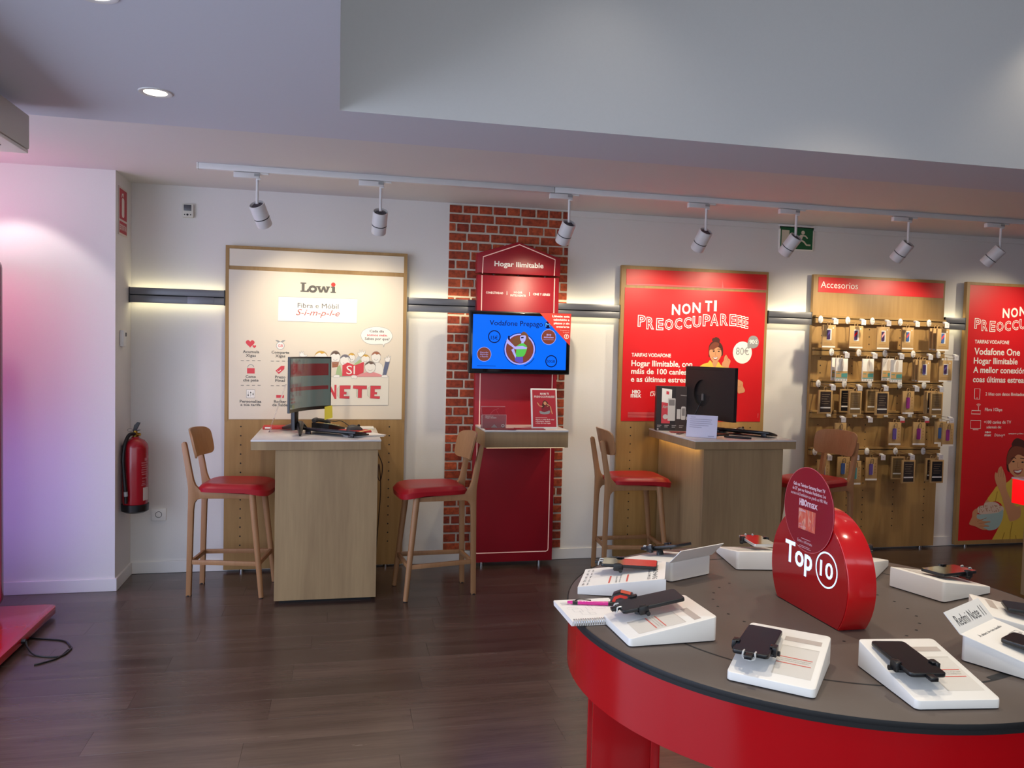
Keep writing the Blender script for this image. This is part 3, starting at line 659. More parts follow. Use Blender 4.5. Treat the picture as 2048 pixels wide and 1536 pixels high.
# -- panel 2, red slogan poster
p2 = board('oak_display_unit', 'tall oak panel with the red slogan poster behind the right desk', 2.104, 3.340, .018, 2.263)
holes(p2, (2.215, 3.225), .19, 1.05)
poster(p2, 'header_poster', M_REDP, [(2.144, 2.1142), (3.3234, 2.1185), (3.3213, 2.2418), (2.142, 2.2351)])
bm = nb()
sh = [(2.1454, 2.1223), (2.4347, 2.1296), (2.6292, 2.1267), (2.9409, 2.1237), (3.1269, 2.1283), (3.3208, 2.124), (3.3231, 2.1185), (2.1438, 2.1142)]
sheet(bm, sh, 'xz', YQ-.0006); sheet(bm, [(2.9359, 2.1235), (2.9395, 2.1849), (2.9499, 2.124)], 'xz', YQ-.0008)
wpart('folded_edge', bm, mat('poster_fold', '#e8555a', .4), [o for o in p2.children if o.name.startswith('header_poster')][0], smooth=False)
pm = poster(p2, 'main_poster', M_REDP, [(2.1323, 1.0708), (3.309, 1.0706), (3.32, 2.0998), (2.1352, 2.0934)])
P = Print(pm, YQ)
def slogan(P, Ts):
    """two wavy lines of slogan lettering"""
    for s, T in Ts[0]: P.text(s, T, M_PW, bold=.03)
    bm = P.bm('outline_lettering', M_PW)
    for s, T in Ts[1]: text(bm, s, T[0], T[1], T[2], T[3], 'xz', P.y-.001, outline=.026, bold=.02, res=2)
slogan(P, ((('N', (2.5226, 2.592, 1.9018, 0.0753)), ('O', (2.6066, 2.6787, 1.9106, 0.0739)), ('N', (2.6934, 2.7622, 1.9228, 0.0741)), ('T', (2.799, 2.8589, 1.9372, 0.0771)), ('I', (2.8751, 2.8985, 1.9411, 0.0784))),
 (('P', (2.2453, 2.31, 1.8031, 0.0801)), ('R', (2.3164, 2.3803, 1.7862, 0.0842)), ('E', (2.3967, 2.4563, 1.7821, 0.0817)), ('O', (2.4656, 2.5383, 1.7862, 0.0737)), ('C', (2.5488, 2.6118, 1.7928, 0.0766)),
  ('C', (2.6235, 2.6885, 1.8033, 0.0757)), ('U', (2.6985, 2.7699, 1.8125, 0.077)), ('P', (2.7835, 2.8493, 1.8229, 0.0827)), ('A', (2.8463, 2.9184, 1.8287, 0.0829)), ('R', (2.9317, 3.0001, 1.8334, 0.082)),
  ('E', (3.0105, 3.069, 1.8323, 0.0812)), ('E', (3.0735, 3.1133, 1.8269, 0.0813)), ('E', (3.1135, 3.1442, 1.8204, 0.0815)), ('E', (3.1443, 3.174, 1.8137, 0.0815)))))
P.text('TARIFAS VODAFONE', (2.2037, 2.5265, 1.5691, 0.0261), M_PW, bold=.022)
P.text('Hogar Ilimitable, con', (2.2041, 2.7086, 1.4966, 0.0432), M_PW, bold=.022)
P.text('máis de 100 canles', (2.2042, 2.6634, 1.4367, 0.0396), M_PW, bold=.022)
P.text('e as últimas estreas', (2.2032, 2.6853, 1.3755, 0.0396), M_PW, bold=.022)
P.text('HBO', (2.2176, 2.2846, 1.2851, 0.0253), M_PW, bold=.05)
P.text('max', (2.2061, 2.2923, 1.2552, 0.0343), M_PW, bold=.03)
P.text('Disney+', (2.3651, 2.5224, 1.2668, 0.0272), M_PW, bold=.0, shear=.1)
P.line('arc_stroke', M_PW, smooth2([(2.3642, 1.2945), (2.3804, 1.3011), (2.4047, 1.2977), (2.4438, 1.2864)], 4, False), .003)
for a, b in ([(2.187, 1.138), (2.4684, 1.1361)], [(2.1872, 1.129), (2.459, 1.1269)], [(2.1875, 1.1199), (2.4739, 1.1179)], [(2.1878, 1.1109), (2.4693, 1.1087)], [(2.1881, 1.1028), (2.4113, 1.1011)]): P.line('small_print', mat('small_print', '#e07a78', .5), [a, b], .0035)
P.line('small_print', mat('small_print', '#e07a78', .5), [(3.2882, 1.1364), (3.2876, 1.1016)], .004)
pc = (3.1326, 1.6195, 0.0824)
P.poly('price_bubble', M_PW, ell(pc[0], pc[1], pc[2], pc[2]*1.06, 36), 1)
P.text('80€', (3.0762, 3.1907, 1.6019, 0.0558), M_PLGREY, 3)
P.poly('old_price_bubble', M_PLGREY, smooth2([(3.1766, 1.6585), (3.1747, 1.7054), (3.191, 1.7437), (3.2223, 1.7554), (3.2546, 1.7436), (3.272, 1.7079), (3.2615, 1.6714), (3.2264, 1.6542), (3.2064, 1.6574)], 4), 4)
P.text('90€', (3.1891, 3.2607, 1.6911, 0.0307), M_PW, 6, bold=.03)
def woman(P, F, full=None):
    """smiling woman with a bun, drawn from outline points"""
    if full: full()
    P.poly('figure_hair', M_HAIR, smooth2(F['bun'], 4), 2); P.poly('figure_hair', M_HAIR, smooth2(F['hair'], 4), 2)
    P.poly('figure_skin', M_SKIN, smooth2(F['neck'], 3), 3)
    P.poly('figure_shirt', M_YEL, F['shirt'], 4)
    P.poly('figure_skin', M_SKIN, smooth2(F['face'], 5), 5)
    P.poly('figure_fringe', M_HAIRL, smooth2(F['fringe'], 4), 6)
    for e in F['eyes']: P.poly('figure_eyes', M_BLKM, ell(e[0], e[1], F['u']*.085, F['u']*.045, 10), 7)
    for b in F['brows']: P.line('figure_brows', M_HAIR, b, F['u']*.05, 7)
    P.line('figure_nose', M_SKIND, F['nose'], F['u']*.03, 7)
    P.poly('figure_lips', mat('print_lips', '#a8463c', .5), smooth2(F['mouth'], 4), 7); P.poly('figure_teeth', M_PW, smooth2(F['teeth'], 4), 8)
    P.poly('figure_hand', M_SKIN, smooth2(F['hand'], 3), 5)
    for f in F['fingers']: P.line('finger_lines', M_SKIND, f, F['u']*.028, 6)
F2 = dict(u=.10,
 bun=[(2.8709, 1.7031), (2.8702, 1.7227), (2.8893, 1.7304), (2.9008, 1.736), (2.9244, 1.7284), (2.9346, 1.7154), (2.9314, 1.6975), (2.8984, 1.6948)],
 hair=[(2.8426, 1.6327), (2.8452, 1.6649), (2.8635, 1.694), (2.8981, 1.7038), (2.9334, 1.6957), (2.9579, 1.6676), (2.9663, 1.632), (2.9627, 1.5924), (2.9452, 1.592), (2.9196, 1.6488), (2.8597, 1.5902), (2.8465, 1.5791)],
 neck=[(2.8808, 1.5441), (2.9236, 1.5449), (2.9293, 1.4984), (2.8787, 1.4974)],
 shirt=[(2.7738, 1.5062), (2.804, 1.5246), (2.8386, 1.5325), (2.8552, 1.5543), (2.8692, 1.5438), (2.886, 1.5083), (2.8987, 1.4834), (2.9131, 1.5124), (2.9294, 1.545), (2.9479, 1.5203), (2.9641, 1.5062), (3.0112, 1.5035), (3.0194, 1.2908), (2.8166, 1.2885), (2.7791, 1.467)],
 face=[(2.8474, 1.6078), (2.8521, 1.6365), (2.8805, 1.655), (2.9193, 1.6578), (2.9433, 1.6422), (2.9532, 1.6065), (2.9457, 1.5777), (2.9235, 1.5485), (2.9025, 1.5355), (2.8789, 1.544), (2.8584, 1.5722)],
 fringe=[(2.8447, 1.6274), (2.851, 1.6651), (2.8868, 1.6945), (2.9259, 1.6884), (2.9238, 1.6632), (2.9021, 1.6502), (2.8812, 1.6379), (2.8579, 1.6366)],
 eyes=[(2.8856, 1.6229), (2.9284, 1.6239)], brows=[[(2.8755, 1.6335), (2.893, 1.6339)], [(2.9161, 1.6398), (2.9315, 1.6437), (2.9435, 1.635)]],
 nose=[(2.9021, 1.6197), (2.8983, 1.5946), (2.9082, 1.5912)],
 mouth=[(2.8775, 1.5798), (2.899, 1.5767), (2.9222, 1.5808), (2.9151, 1.5627), (2.8998, 1.557), (2.8859, 1.5639)], teeth=[(2.8827, 1.5763), (2.8991, 1.5738), (2.9184, 1.5778), (2.9118, 1.5669), (2.8995, 1.5631), (2.8885, 1.5675)],
 hand=[(2.9641, 1.5062), (2.961, 1.5349), (2.974, 1.5531), (2.977, 1.5783), (2.9918, 1.5984), (3.0042, 1.5825), (3.0105, 1.5718), (3.0206, 1.5648), (3.0308, 1.5543), (3.0295, 1.5362), (3.0188, 1.5108), (3.0173, 1.4982)],
 fingers=[[(2.9902, 1.5606), (2.996, 1.5931)], [(3.0034, 1.5537), (3.0076, 1.5754)], [(3.0154, 1.5467), (3.0188, 1.5612)]])
woman(P, F2)
P.poly('figure_hand', M_SKIN, smooth2([(3.1, 1.3967), (3.1156, 1.4005), (3.146, 1.3828), (3.1472, 1.3539), (3.1663, 1.3215), (3.1571, 1.3032), (3.1296, 1.2974), (3.1037, 1.3026)], 3), 3)
P.line('finger_lines', M_SKIND, [(3.1078, 1.3497), (3.1277, 1.3464), (3.1306, 1.3718)], .003, 5)
P.done()

# -- panel 4, red poster cut by the photo edge
p4 = board('oak_display_unit', 'oak panel with a tall red tariff poster at the right edge of the photo', 5.186, 6.42, .018, 2.263)
bm = nb(); box(bm, 5.186, 5.216, YP-.004, YP, .018, 2.263); box(bm, 5.216, 6.42, YP-.004, YP, 2.240, 2.263); box(bm, 5.216, 6.42, YP-.004, YP, .018, .052); wpart('edge_frame', bm, M_OAK, p4)
pm = poster(p4, 'main_poster', M_REDP, [(5.217, .053), (6.40, .053), (6.40, 2.239), (5.217, 2.239)])
P = Print(pm, YQ)
VW = (5.2887, 5.7531, 1.6518, 0.0551)
me_ = raw_text('Vodafone One', .022); KX = (VW[1]-VW[0])/(max(v.co.x for v in me_.vertices)-min(v.co.x for v in me_.vertices))/(VW[3]/capheight())
def ptext(s, T, **kw):
    me = raw_text(s, kw.get('bold', 0)); w = max(v.co.x for v in me.vertices)-min(v.co.x for v in me.vertices)
    P.text(s, (T[0], T[0]+w*KX*T[3]/capheight(), T[2], T[3]), M_PW, **kw)
DZ = (5.5546, 5.7748, 1.9738, 0.0686)
dx = DZ[0]-(2.5226, 2.592, 1.9018, 0.0753)[0]; dz = DZ[2]-(2.5226, 2.592, 1.9018, 0.0753)[2]
def sh_(T): return (T[0]+dx, T[1]+dx, T[2]+dz, T[3])
slogan(P, ([(s, sh_(T)) for s, T in (('N', (2.5226, 2.592, 1.9018, 0.0753)), ('O', (2.6066, 2.6787, 1.9106, 0.0739)), ('N', (2.6934, 2.7622, 1.9228, 0.0741)), ('T', (2.799, 2.8589, 1.9372, 0.0771)), ('I', (2.8751, 2.8985, 1.9411, 0.0784)))],
 [(s, sh_(T)) for s, T in (('P', (2.2453, 2.31, 1.8031, 0.0801)), ('R', (2.3164, 2.3803, 1.7862, 0.0842)), ('E', (2.3967, 2.4563, 1.7821, 0.0817)), ('O', (2.4656, 2.5383, 1.7862, 0.0737)), ('C', (2.5488, 2.6118, 1.7928, 0.0766)),
  ('C', (2.6235, 2.6885, 1.8033, 0.0757)), ('U', (2.6985, 2.7699, 1.8125, 0.077)), ('P', (2.7835, 2.8493, 1.8229, 0.0827)), ('A', (2.8463, 2.9184, 1.8287, 0.0829)), ('R', (2.9317, 3.0001, 1.8334, 0.082)))]))
P.text('TARIFAS VODAFONE', (5.2886, 5.6362, 1.7475, 0.0284), M_PW, bold=.022)
ptext('Vodafone One', VW, bold=.022)
ptext('Hogar Ilimitable', (5.2885, 5.7994, 1.5756, 0.0494), bold=.022)
ptext('A mellor conexión', (5.2874, 5.8042, 1.4978, 0.0495), bold=.022)
ptext('coas últimas estreas', (5.2886, 5.8093, 1.4172, 0.0476), bold=.022)
ptext('2 liñas con datos Ilimitados', (5.4221, 5.8162, 1.3044, 0.0259), bold=.01)
ptext('Fibra 1Gbps', (5.4242, 5.6369, 1.1705, 0.0259), bold=.01)
ptext('+100 canles de TV', (5.4214, 5.7527, 1.0626, 0.026), bold=.01)
ptext('ademais de:', (5.4487, 5.6632, 1.0209, 0.0231), bold=.01)
P.text('HBO', (5.4368, 5.4983, 0.9804, 0.0143), M_PW, bold=.04, res=1); P.text('max', (5.4325, 5.4999, 0.9535, 0.0219), M_PW, bold=.03, res=1)
P.text('Disney+', (5.5337, 5.6415, 0.9517, 0.0236), M_PW, bold=.01, res=1, shear=.1); P.text('amazon prime', (5.6765, 5.8319, 0.97, 0.0144), M_PW, bold=.01, res=1)
def icon(pts, w=.005): P.line('icon', M_PW, pts, w, 2, True)
icon([(5.3107, 1.3612), (5.3647, 1.36), (5.3642, 1.271), (5.3136, 1.2724)]); P.line('icon', M_PW, [(5.3299, 1.2812), (5.3468, 1.2813)], .004)
icon([(5.2913, 1.1737), (5.3812, 1.1724), (5.3795, 1.1436), (5.2895, 1.1449)]); P.line('icon', M_PW, [(5.3585, 1.1751), (5.3577, 1.2086)], .004)
for k in (8, 16, 24):
    cc = (5.3579, 1.2048, 0.0112); P.line('icon', M_PW, ell(cc[0], cc[1], cc[2]*k/10, n=8, a0=40, a1=140), .003)
icon([(5.2871, 1.0894), (5.3884, 1.0879), (5.3879, 1.0187), (5.2888, 1.0204)]); P.line('icon', M_PW, [(5.3119, 1.0099), (5.3682, 1.009)], .005)
BOWL = mat('print_bowl', '#a9c3bb', .5); POP = mat('print_popcorn', '#e3c9b2', .5); YSH = mat('print_shirt_shade', '#b3872c', .5)
def body():
    P.poly('figure_shirt', M_YEL, smooth2([(5.5708, 0.0381), (5.5997, 0.1143), (5.6411, 0.2045), (5.6531, 0.341), (5.5834, 0.3878), (5.5243, 0.3747), (5.4896, 0.4008), (5.545, 0.4735), (5.5918, 0.5267), (5.6743, 0.5455), (5.7132, 0.5677), (5.8311, 0.6234), (5.9822, 0.5988), (6.0924, 0.4824), (6.1071, 0.2512), (6.087, 0.0248), (5.7455, 0.0336)], 3), 1)
    P.poly('figure_arm', M_SKIN, smooth2([(5.4621, 0.3617), (5.4896, 0.4008), (5.5241, 0.3775), (5.4856, 0.3556)], 3), 2)
    P.poly('popcorn', POP, smooth2([(5.3926, 0.3065), (5.407, 0.3429), (5.4591, 0.3561), (5.4776, 0.3784), (5.5773, 0.3794), (5.6256, 0.3529), (5.6636, 0.3322), (5.6558, 0.2953), (5.5301, 0.2753), (5.4372, 0.2773)], 3), 3)
    rg = random.Random(5); (cx0, cz0), (cx1, cz1) = [(5.4164, 0.2947), (5.639, 0.3526)]
    for i in range(46): P.poly('popcorn_shade', M_SKIND, ell(rg.uniform(cx0, cx1), rg.uniform(cz0, cz1), .004, .006, 6), 4)
    P.poly('bowl', BOWL, smooth2([(5.3913, 0.2726), (5.4372, 0.2773), (5.5299, 0.2798), (5.6159, 0.2905), (5.6581, 0.3124), (5.6619, 0.2496), (5.6358, 0.1818), (5.5913, 0.143), (5.5184, 0.1363), (5.4571, 0.1635), (5.4114, 0.2099)], 4), 4)
    P.poly('figure_arm', M_SKIN, smooth2([(5.566, 0.5695), (5.6658, 0.574), (5.6804, 0.4999), (5.7296, 0.408), (5.7945, 0.3382), (5.8352, 0.3374), (5.8408, 0.2456), (5.7417, 0.2078), (5.7116, 0.2599), (5.6732, 0.3406), (5.6184, 0.4724)], 3), 4.5)
    P.poly('figure_hand', M_SKIN, smooth2([(5.3201, 0.1951), (5.3461, 0.2567), (5.3501, 0.3017), (5.388, 0.3292), (5.4028, 0.3006), (5.3926, 0.25), (5.4398, 0.2319), (5.5017, 0.2503), (5.4471, 0.2204), (5.5405, 0.2125), (5.4687, 0.1915), (5.5295, 0.173), (5.4637, 0.1633), (5.5114, 0.1422), (5.4582, 0.1436), (5.377, 0.1768)], 3), 6)
    for a in ([(5.4011, 0.2158), (5.4921, 0.2449)], [(5.4153, 0.1985), (5.5342, 0.207)], [(5.4233, 0.1756), (5.5231, 0.1686)]): P.line('finger_lines', M_SKIND, a, .003, 7)
    for a in ([(5.7454, 0.0359), (5.7476, 0.1103), (5.7623, 0.2016)], [(5.6641, 0.0439), (5.6869, 0.1119)], [(5.8129, 0.0368), (5.8032, 0.0859)], [(5.5767, 0.3879), (5.5917, 0.4728)]): P.line('shirt_folds', YSH, a, .008, 3)
F4 = dict(u=.155,
 bun=[(5.7238, 0.865), (5.7271, 0.9109), (5.7679, 0.9364), (5.8359, 0.9159), (5.8805, 0.885), (5.8519, 0.8544)],
 hair=[(5.674, 0.6917), (5.6738, 0.7938), (5.7178, 0.865), (5.8138, 0.8801), (5.9136, 0.8439), (5.9684, 0.751), (5.9775, 0.6066), (5.9161, 0.6073), (5.857, 0.7723), (5.7308, 0.6503), (5.6885, 0.6507)],
 neck=[(5.763, 0.6192), (5.8903, 0.6281), (5.909, 0.5249), (5.7511, 0.5168)],
 shirt=[(5.6657, 0.5282), (5.7346, 0.5888), (5.8022, 0.4749), (5.9045, 0.5971), (5.995, 0.5237), (6.0028, 0.3994), (5.7458, 0.4039)],
 face=[(5.6915, 0.7018), (5.7052, 0.7732), (5.7696, 0.8086), (5.8557, 0.7928), (5.909, 0.7206), (5.8958, 0.6384), (5.8318, 0.5876), (5.7703, 0.5986), (5.7133, 0.6402)],
 fringe=[(5.6739, 0.7121), (5.6792, 0.804), (5.742, 0.865), (5.8525, 0.8441), (5.8692, 0.7722), (5.7827, 0.7932), (5.7252, 0.7424), (5.6969, 0.7119)],
 eyes=[(5.7404, 0.7321), (5.8354, 0.7263)], brows=[[(5.7124, 0.7548), (5.7417, 0.7709), (5.7667, 0.7575)], [(5.8089, 0.7623), (5.8518, 0.7569)]],
 nose=[(5.7868, 0.7266), (5.7834, 0.6826), (5.8043, 0.6783)],
 mouth=[(5.7449, 0.6583), (5.791, 0.6579), (5.8389, 0.6698), (5.8232, 0.6288), (5.7873, 0.6189), (5.7586, 0.6316)], teeth=[(5.7549, 0.6521), (5.7914, 0.6517), (5.8297, 0.6616), (5.8165, 0.6392), (5.7863, 0.6354), (5.7654, 0.6397)],
 hand=[(5.5802, 0.5498), (5.5556, 0.6011), (5.5628, 0.6417), (5.5814, 0.6313), (5.591, 0.672), (5.6162, 0.6922), (5.633, 0.6716), (5.6602, 0.6203), (5.6753, 0.569), (5.6718, 0.5281)],
 fingers=[[(5.5952, 0.6006), (5.5973, 0.6669)], [(5.6193, 0.6003), (5.618, 0.682)], [(5.6436, 0.5949), (5.6403, 0.6512)]])
woman(P, F4, body); P.done()

# ---------------------------------------------------------------- red house-shaped kiosk
k = thing('promo_kiosk', 'red house-shaped promotion kiosk with an oak counter in front of the bricks', 'kiosk', (1.287, 5.70, .02))
YK = 5.685; KX0, KX1 = .980, 1.592
bm = nb(); box(bm, KX0, KX1, YK, 5.75, .028, 2.135, .002); wpart('body_panel', bm, M_REDK, k)
bm = nb(); prism(bm, [(.974, 2.150), (1.597, 2.150), (1.597, 2.278), (1.276, 2.384), (.974, 2.290)], 'xz', YK-.006, 5.75, .002); wpart('gable_header', bm, M_REDK, k)
bm = nb()
for x in (1.06, 1.50): cyl(bm, (x, 5.715, 0), (x, 5.715, .03), .018, n=12)
wpart('foot', bm, M_STEEL, k)
NEON = mat('neon_line', '#f6d2c4', .4, emit='#ffb9a4', es=.12)
bm = nb(); yy = YK-.0005
gp = [(1.0139, 2.1452), (1.0178, 2.2648), (1.2839, 2.3645), (1.5557, 2.2688), (1.5521, 2.15)]
band(bm, gp, .007, 'xz', YK-.0066)
gable = [o for o in k.children if o.name.startswith('gable')][0]
wpart('outline_stripe', bm, NEON, gable, smooth=False)
body_ = [o for o in k.children if o.name.startswith('body_panel')][0]
bm = nb(); band(bm, [(1.013, 2.133), (1.017, .925)], .007, 'xz', yy); band(bm, [(1.557, 2.133), (1.560, .925)], .007, 'xz', yy)
lo = rrect(1.000, 1.560, .095, .93, .02)
band(bm, [(1.003, .93)]+[(1.003, .12), (1.006, .105), (1.018, .098)]+[(1.545, .098), (1.557, .105), (1.560, .12)]+[(1.560, .93)], .007, 'xz', yy)
wpart('outline_stripe', bm, NEON, body_, smooth=False)
wpart('lettering', fit('Hogar Ilimitable', (1.1009, 1.4685, 2.2027, 0.0345), YK-.0068, bold=.025), M_PW, gable, smooth=False)
bm = nb()
for s, T in (('CONECTIVIDAD', (1.0436, 1.1733, 2.0015, 0.0151)), ('HOGAR', (1.2514, 1.3154, 2.0114, 0.0142)), ('INTELIGENTE', (1.2262, 1.3419, 1.9885, 0.0141)), ('CINE Y SERIES', (1.3947, 1.5257, 2.0028, 0.0153))):
    text(bm, s, T[0], T[1], T[2], T[3], 'xz', yy, bold=.02, res=1)
for pts in ([(1.1996, 2.0245), (1.2003, 1.9963)], [(1.3681, 2.0245), (1.3689, 1.9961)]): band(bm, pts, .004, 'xz', yy)
wpart('lettering', bm, M_PW, body_, smooth=False)
YC0 = 5.29
bm = nb(); box(bm, .988, 1.577, YC0, YK, .926, 1.034, .002); wpart('counter_box', bm, M_OAKG, k)
bm = nb(); box(bm, .986, 1.579, YC0-.003, YK, 1.034, 1.048, .003); wpart('counter_top', bm, M_WLAM, k)
bm = nb(); box(bm, 1.005, 1.56, YC0+.03, YC0+.05, .921, .926); wpart('light_strip', bm, mat('kiosk_led', '#ffffff', .4, emit='#ffd9a8', es=1.5), k)

# television on the kiosk
tv = thing('television', 'black wall television showing a blue advert on the red kiosk', 'television', (1.286, 5.60, 1.42))
TX0, TX1, TZ0, TZ1, TYF = .913, 1.658, 1.425, 1.872, 5.58
bm = nb(); box(bm, TX0, TX1, TYF, TYF+.05, TZ0, TZ1, .006); box(bm, TX0+.15, TX1-.15, TYF+.05, YK, TZ0+.1, TZ1-.1, .004); wpart('housing', bm, M_BLACK, tv)
bm = nb(); box(bm, TX0+.012, TX1-.012, TYF-.004, TYF, TZ0+.012, TZ1-.010, .003); bez = wpart('bezel', bm, mat('tv_bezel', '#0a0a0c', .12, coat=.4), tv)
SCR = mat('tv_screen', '#020818', .3, spec=.2, emit='#006cff', es=.8)
sq = [(0.9338, 1.4537), (1.627, 1.4499), (1.6216, 1.8409), (0.9344, 1.8446)]
bm = nb(); sheet(bm, [(.936, 1.459), (1.628, 1.459), (1.628, 1.845), (.936, 1.845)], 'xz', TYF-.0045); scr = wpart('screen', bm, SCR, tv, smooth=False)
P = Print(scr, TYF-.0046)
NV = mat('screen_navy', '#05082a', .3, spec=.2, emit='#0a1060', es=.2); BRW = mat('screen_brown', '#5e2c22', .3, emit='#7a3a24', es=.4); LIL = mat('screen_lilac', '#8a8ac8', .3, emit='#9a96dc', es=.5)
GRS = mat('screen_green', '#3f9a3c', .3, emit='#4fae46', es=.5); PUR = mat('screen_purple', '#4a3c98', .3, emit='#5246a8', es=.5); LBL = mat('screen_sky', '#3a86e8', .3, emit='#4a94f4', es=.7); HRB = mat('screen_hair', '#5c3a24', .3, emit='#6a4228', es=.4)
P.text('Vodafone Prepago', (1.056, 1.4473, 1.7707, 0.0354), NV, 2, bold=.005)
mc = (1.4855, 1.7846, 0.0249); P.poly('badge', NV, ell(*mc[:2], mc[2]), 2); P.text('M', (1.4681, 1.5034, 1.7698, 0.03), LBL, 3)
for C_, rr in (((1.0921, 1.6892, 0.0424), 1), ((1.5175, 1.5217, 0.0409), 1)): P.line('ring', NV, ell(C_[0], C_[1], C_[2]), .007, 2, True)
P.text('15€', (1.0675, 1.1175, 1.6698, 0.0245), NV, 2, bold=.01, res=2); P.text('50GB', (1.4862, 1.5457, 1.5116, 0.0193), NV, 2, bold=.01, res=2)
for C_ in ((1.0206, 1.5619, 0.049), (1.4937, 1.6967, 0.0524)): P.poly('disc', BRW, ell(C_[0], C_[1], C_[2]), 2); P.line('ring', LIL, ell(C_[0], C_[1], C_[2]*1.03), .003, 3, True)
P.text('Llamadas', (0.9923, 1.0497, 1.571, 0.0102), LIL, 4, res=1); P.text('ilimitadas', (0.9926, 1.05, 1.5568, 0.0102), LIL, 4, res=1); P.text('a España', (0.993, 1.0491, 1.5418, 0.0102), LIL, 4, res=1)
P.text('800', (1.4768, 1.5126, 1.7065, 0.0128), LIL, 4, bold=.02, res=1); P.text('minutos', (1.4578, 1.5305, 1.6891, 0.0136), LIL, 4, bold=.02, res=1); P.text('internacionales', (1.4561, 1.533, 1.6755, 0.0072), LIL, 4, res=1)
big = (1.2809, 1.6035, 0.1076)
P.line('ring', LIL, ell(*big[:2], big[2]*1.0), .009, 2, True); P.poly('disc', BRW, ell(*big[:2], big[2]*.95), 2)
P.line('ring', NV, ell(*big[:2], big[2]*1.08, n=18, a0=85, a1=260), .004, 2); P.line('ring', NV, ell(*big[:2], big[2]*1.15, n=10, a0=285, a1=330), .004, 2); P.line('ring', NV, ell(*big[:2], big[2]*1.08, n=12, a0=-15, a1=60), .004, 2)
P.poly('figure_hair', HRB, smooth2([(1.2864, 1.7111), (1.3064, 1.7315), (1.3355, 1.7124), (1.3489, 1.6729), (1.3622, 1.6333), (1.3339, 1.6167), (1.3159, 1.68), (1.2911, 1.6873)], 3), 3)
P.poly('figure_hair', HRB, smooth2([(1.2269, 1.6419), (1.2342, 1.6779), (1.2827, 1.6951), (1.2878, 1.6554), (1.2515, 1.6346)], 3), 3)
P.poly('figure_face', LIL, smooth2([(1.2826, 1.699), (1.3071, 1.7037), (1.3235, 1.7001), (1.3203, 1.6682), (1.3084, 1.6519), (1.3087, 1.64), (1.2882, 1.6395), (1.2918, 1.6575), (1.2825, 1.6712)], 3), 4)
P.poly('figure_glasses', NV, [(1.2877, 1.692), (1.3073, 1.6941), (1.3067, 1.6838), (1.2892, 1.6813)], 5)
P.poly('figure_top', GRS, smooth2([(1.2559, 1.6228), (1.284, 1.6434), (1.3085, 1.646), (1.3338, 1.6207), (1.3265, 1.5846), (1.3068, 1.5522), (1.2536, 1.5511), (1.2547, 1.5909)], 3), 5)
P.poly('figure_arm', LIL, [(1.1797, 1.6606), (1.1894, 1.6807), (1.202, 1.6612), (1.2437, 1.6225), (1.3008, 1.6278), (1.3359, 1.6167), (1.33, 1.6066), (1.2442, 1.6026), (1.2316, 1.6142), (1.1862, 1.6449)], 6)
P.poly('figure_arm', LIL, [(1.2178, 1.598), (1.2358, 1.6104), (1.2555, 1.5551), (1.2499, 1.5371)], 6)
P.poly('figure_trousers', PUR, [(1.2476, 1.547), (1.3048, 1.5502), (1.3078, 1.5103), (1.2834, 1.503), (1.2463, 1.5171)], 5)
P.poly('figure_phone', NV, [(1.191, 1.6966), (1.2031, 1.6989), (1.2067, 1.6692), (1.1937, 1.6669)], 7)
P.line('small_print', NV, [(0.9703, 1.4796), (1.107, 1.479)], .003, 2)
P.done()
bm = nb(); prism(bm, [(1.4216, 1.8696), (1.6588, 1.8702), (1.6549, 1.6364)], 'xz', TYF-.0075, TYF-.0055)
cd = wpart('corner_card', bm, mat('corner_card', '#d83a2e', .45), tv, smooth=False, label='red triangular price card over the screen corner')
P = Print(cd, TYF-.0076)
for s, T in (('Llévate esta', (1.5164, 1.6475, 1.842, 0.0144)), ('televisión a', (1.525, 1.6465, 1.8172, 0.0144)), ('plazos y sin', (1.529, 1.6472, 1.792, 0.0144)), ('enterarte', (1.5476, 1.6467, 1.7678, 0.0136))): P.text(s, T, M_PW, 1, bold=.04, res=2)
P.text('Pregunta en', (1.579, 1.6461, 1.7451, 0.0064), M_PW, 1, res=1); P.text('tu tienda', (1.5995, 1.6456, 1.7303, 0.006), M_PW, 1, res=1)
cc = (1.6271, 1.7042, 0.0159); P.line('icon', M_PW, ell(*cc[:2], cc[2]), .004, 1, True); P.text('?', (1.6198, 1.634, 1.6954, 0.0185), M_PW, 1, bold=.03)
P.done()

# things on the kiosk counter
ZK = 1.048
t = thing('framed_notice', 'white-framed red slogan card standing on the kiosk counter', 'notice', (1.43, 5.36, ZK))
R_ = Matrix.Translation((1.432, 5.385, ZK)) @ Matrix.Rotation(rad(-12), 4, 'X')
fw, fh = .192, .288
bm = nb(); box(bm, -fw/2, fw/2, 0, .008, 0, fh, .002); xform(bm, R_); fr = wpart('frame', bm, M_WHITE, t)
bm = nb(); prism(bm, [(.008, .002), (.06, .0135), (.06, .0165), (.008, .006)], 'yz', -.03, .03); box(bm, -.03, .03, .008, .011, .004, .15); xform(bm, R_); wpart('stand_back', bm, M_WHITE, t)
bm = nb(); sheet(bm, [(-fw/2+.011, .013), (fw/2-.011, .013), (fw/2-.011, fh-.011), (-fw/2+.011, fh-.011)], 'xz', -.0006); xform(bm, R_); wpart('card', bm, mat('notice_red', '#b62834', .45), fr, smooth=False)
bm = nb()
text(bm, 'NON TI', -.028, .034, .242, .014, 'xz', -.0012, bold=.03, res=1); text(bm, 'PREOCCUPAREEE', -.072, .078, .222, .013, 'xz', -.0012, outline=.03, res=1)
for s, a, b, z in (('Agora, é máis fácil estar', -.066, .072, .062), ('conectado dentro', -.066, .040, .049), ('e fóra do teu fogar', -.066, .044, .036)): text(bm, s, a, b, z, .008, 'xz', -.0012, bold=.01, res=1)
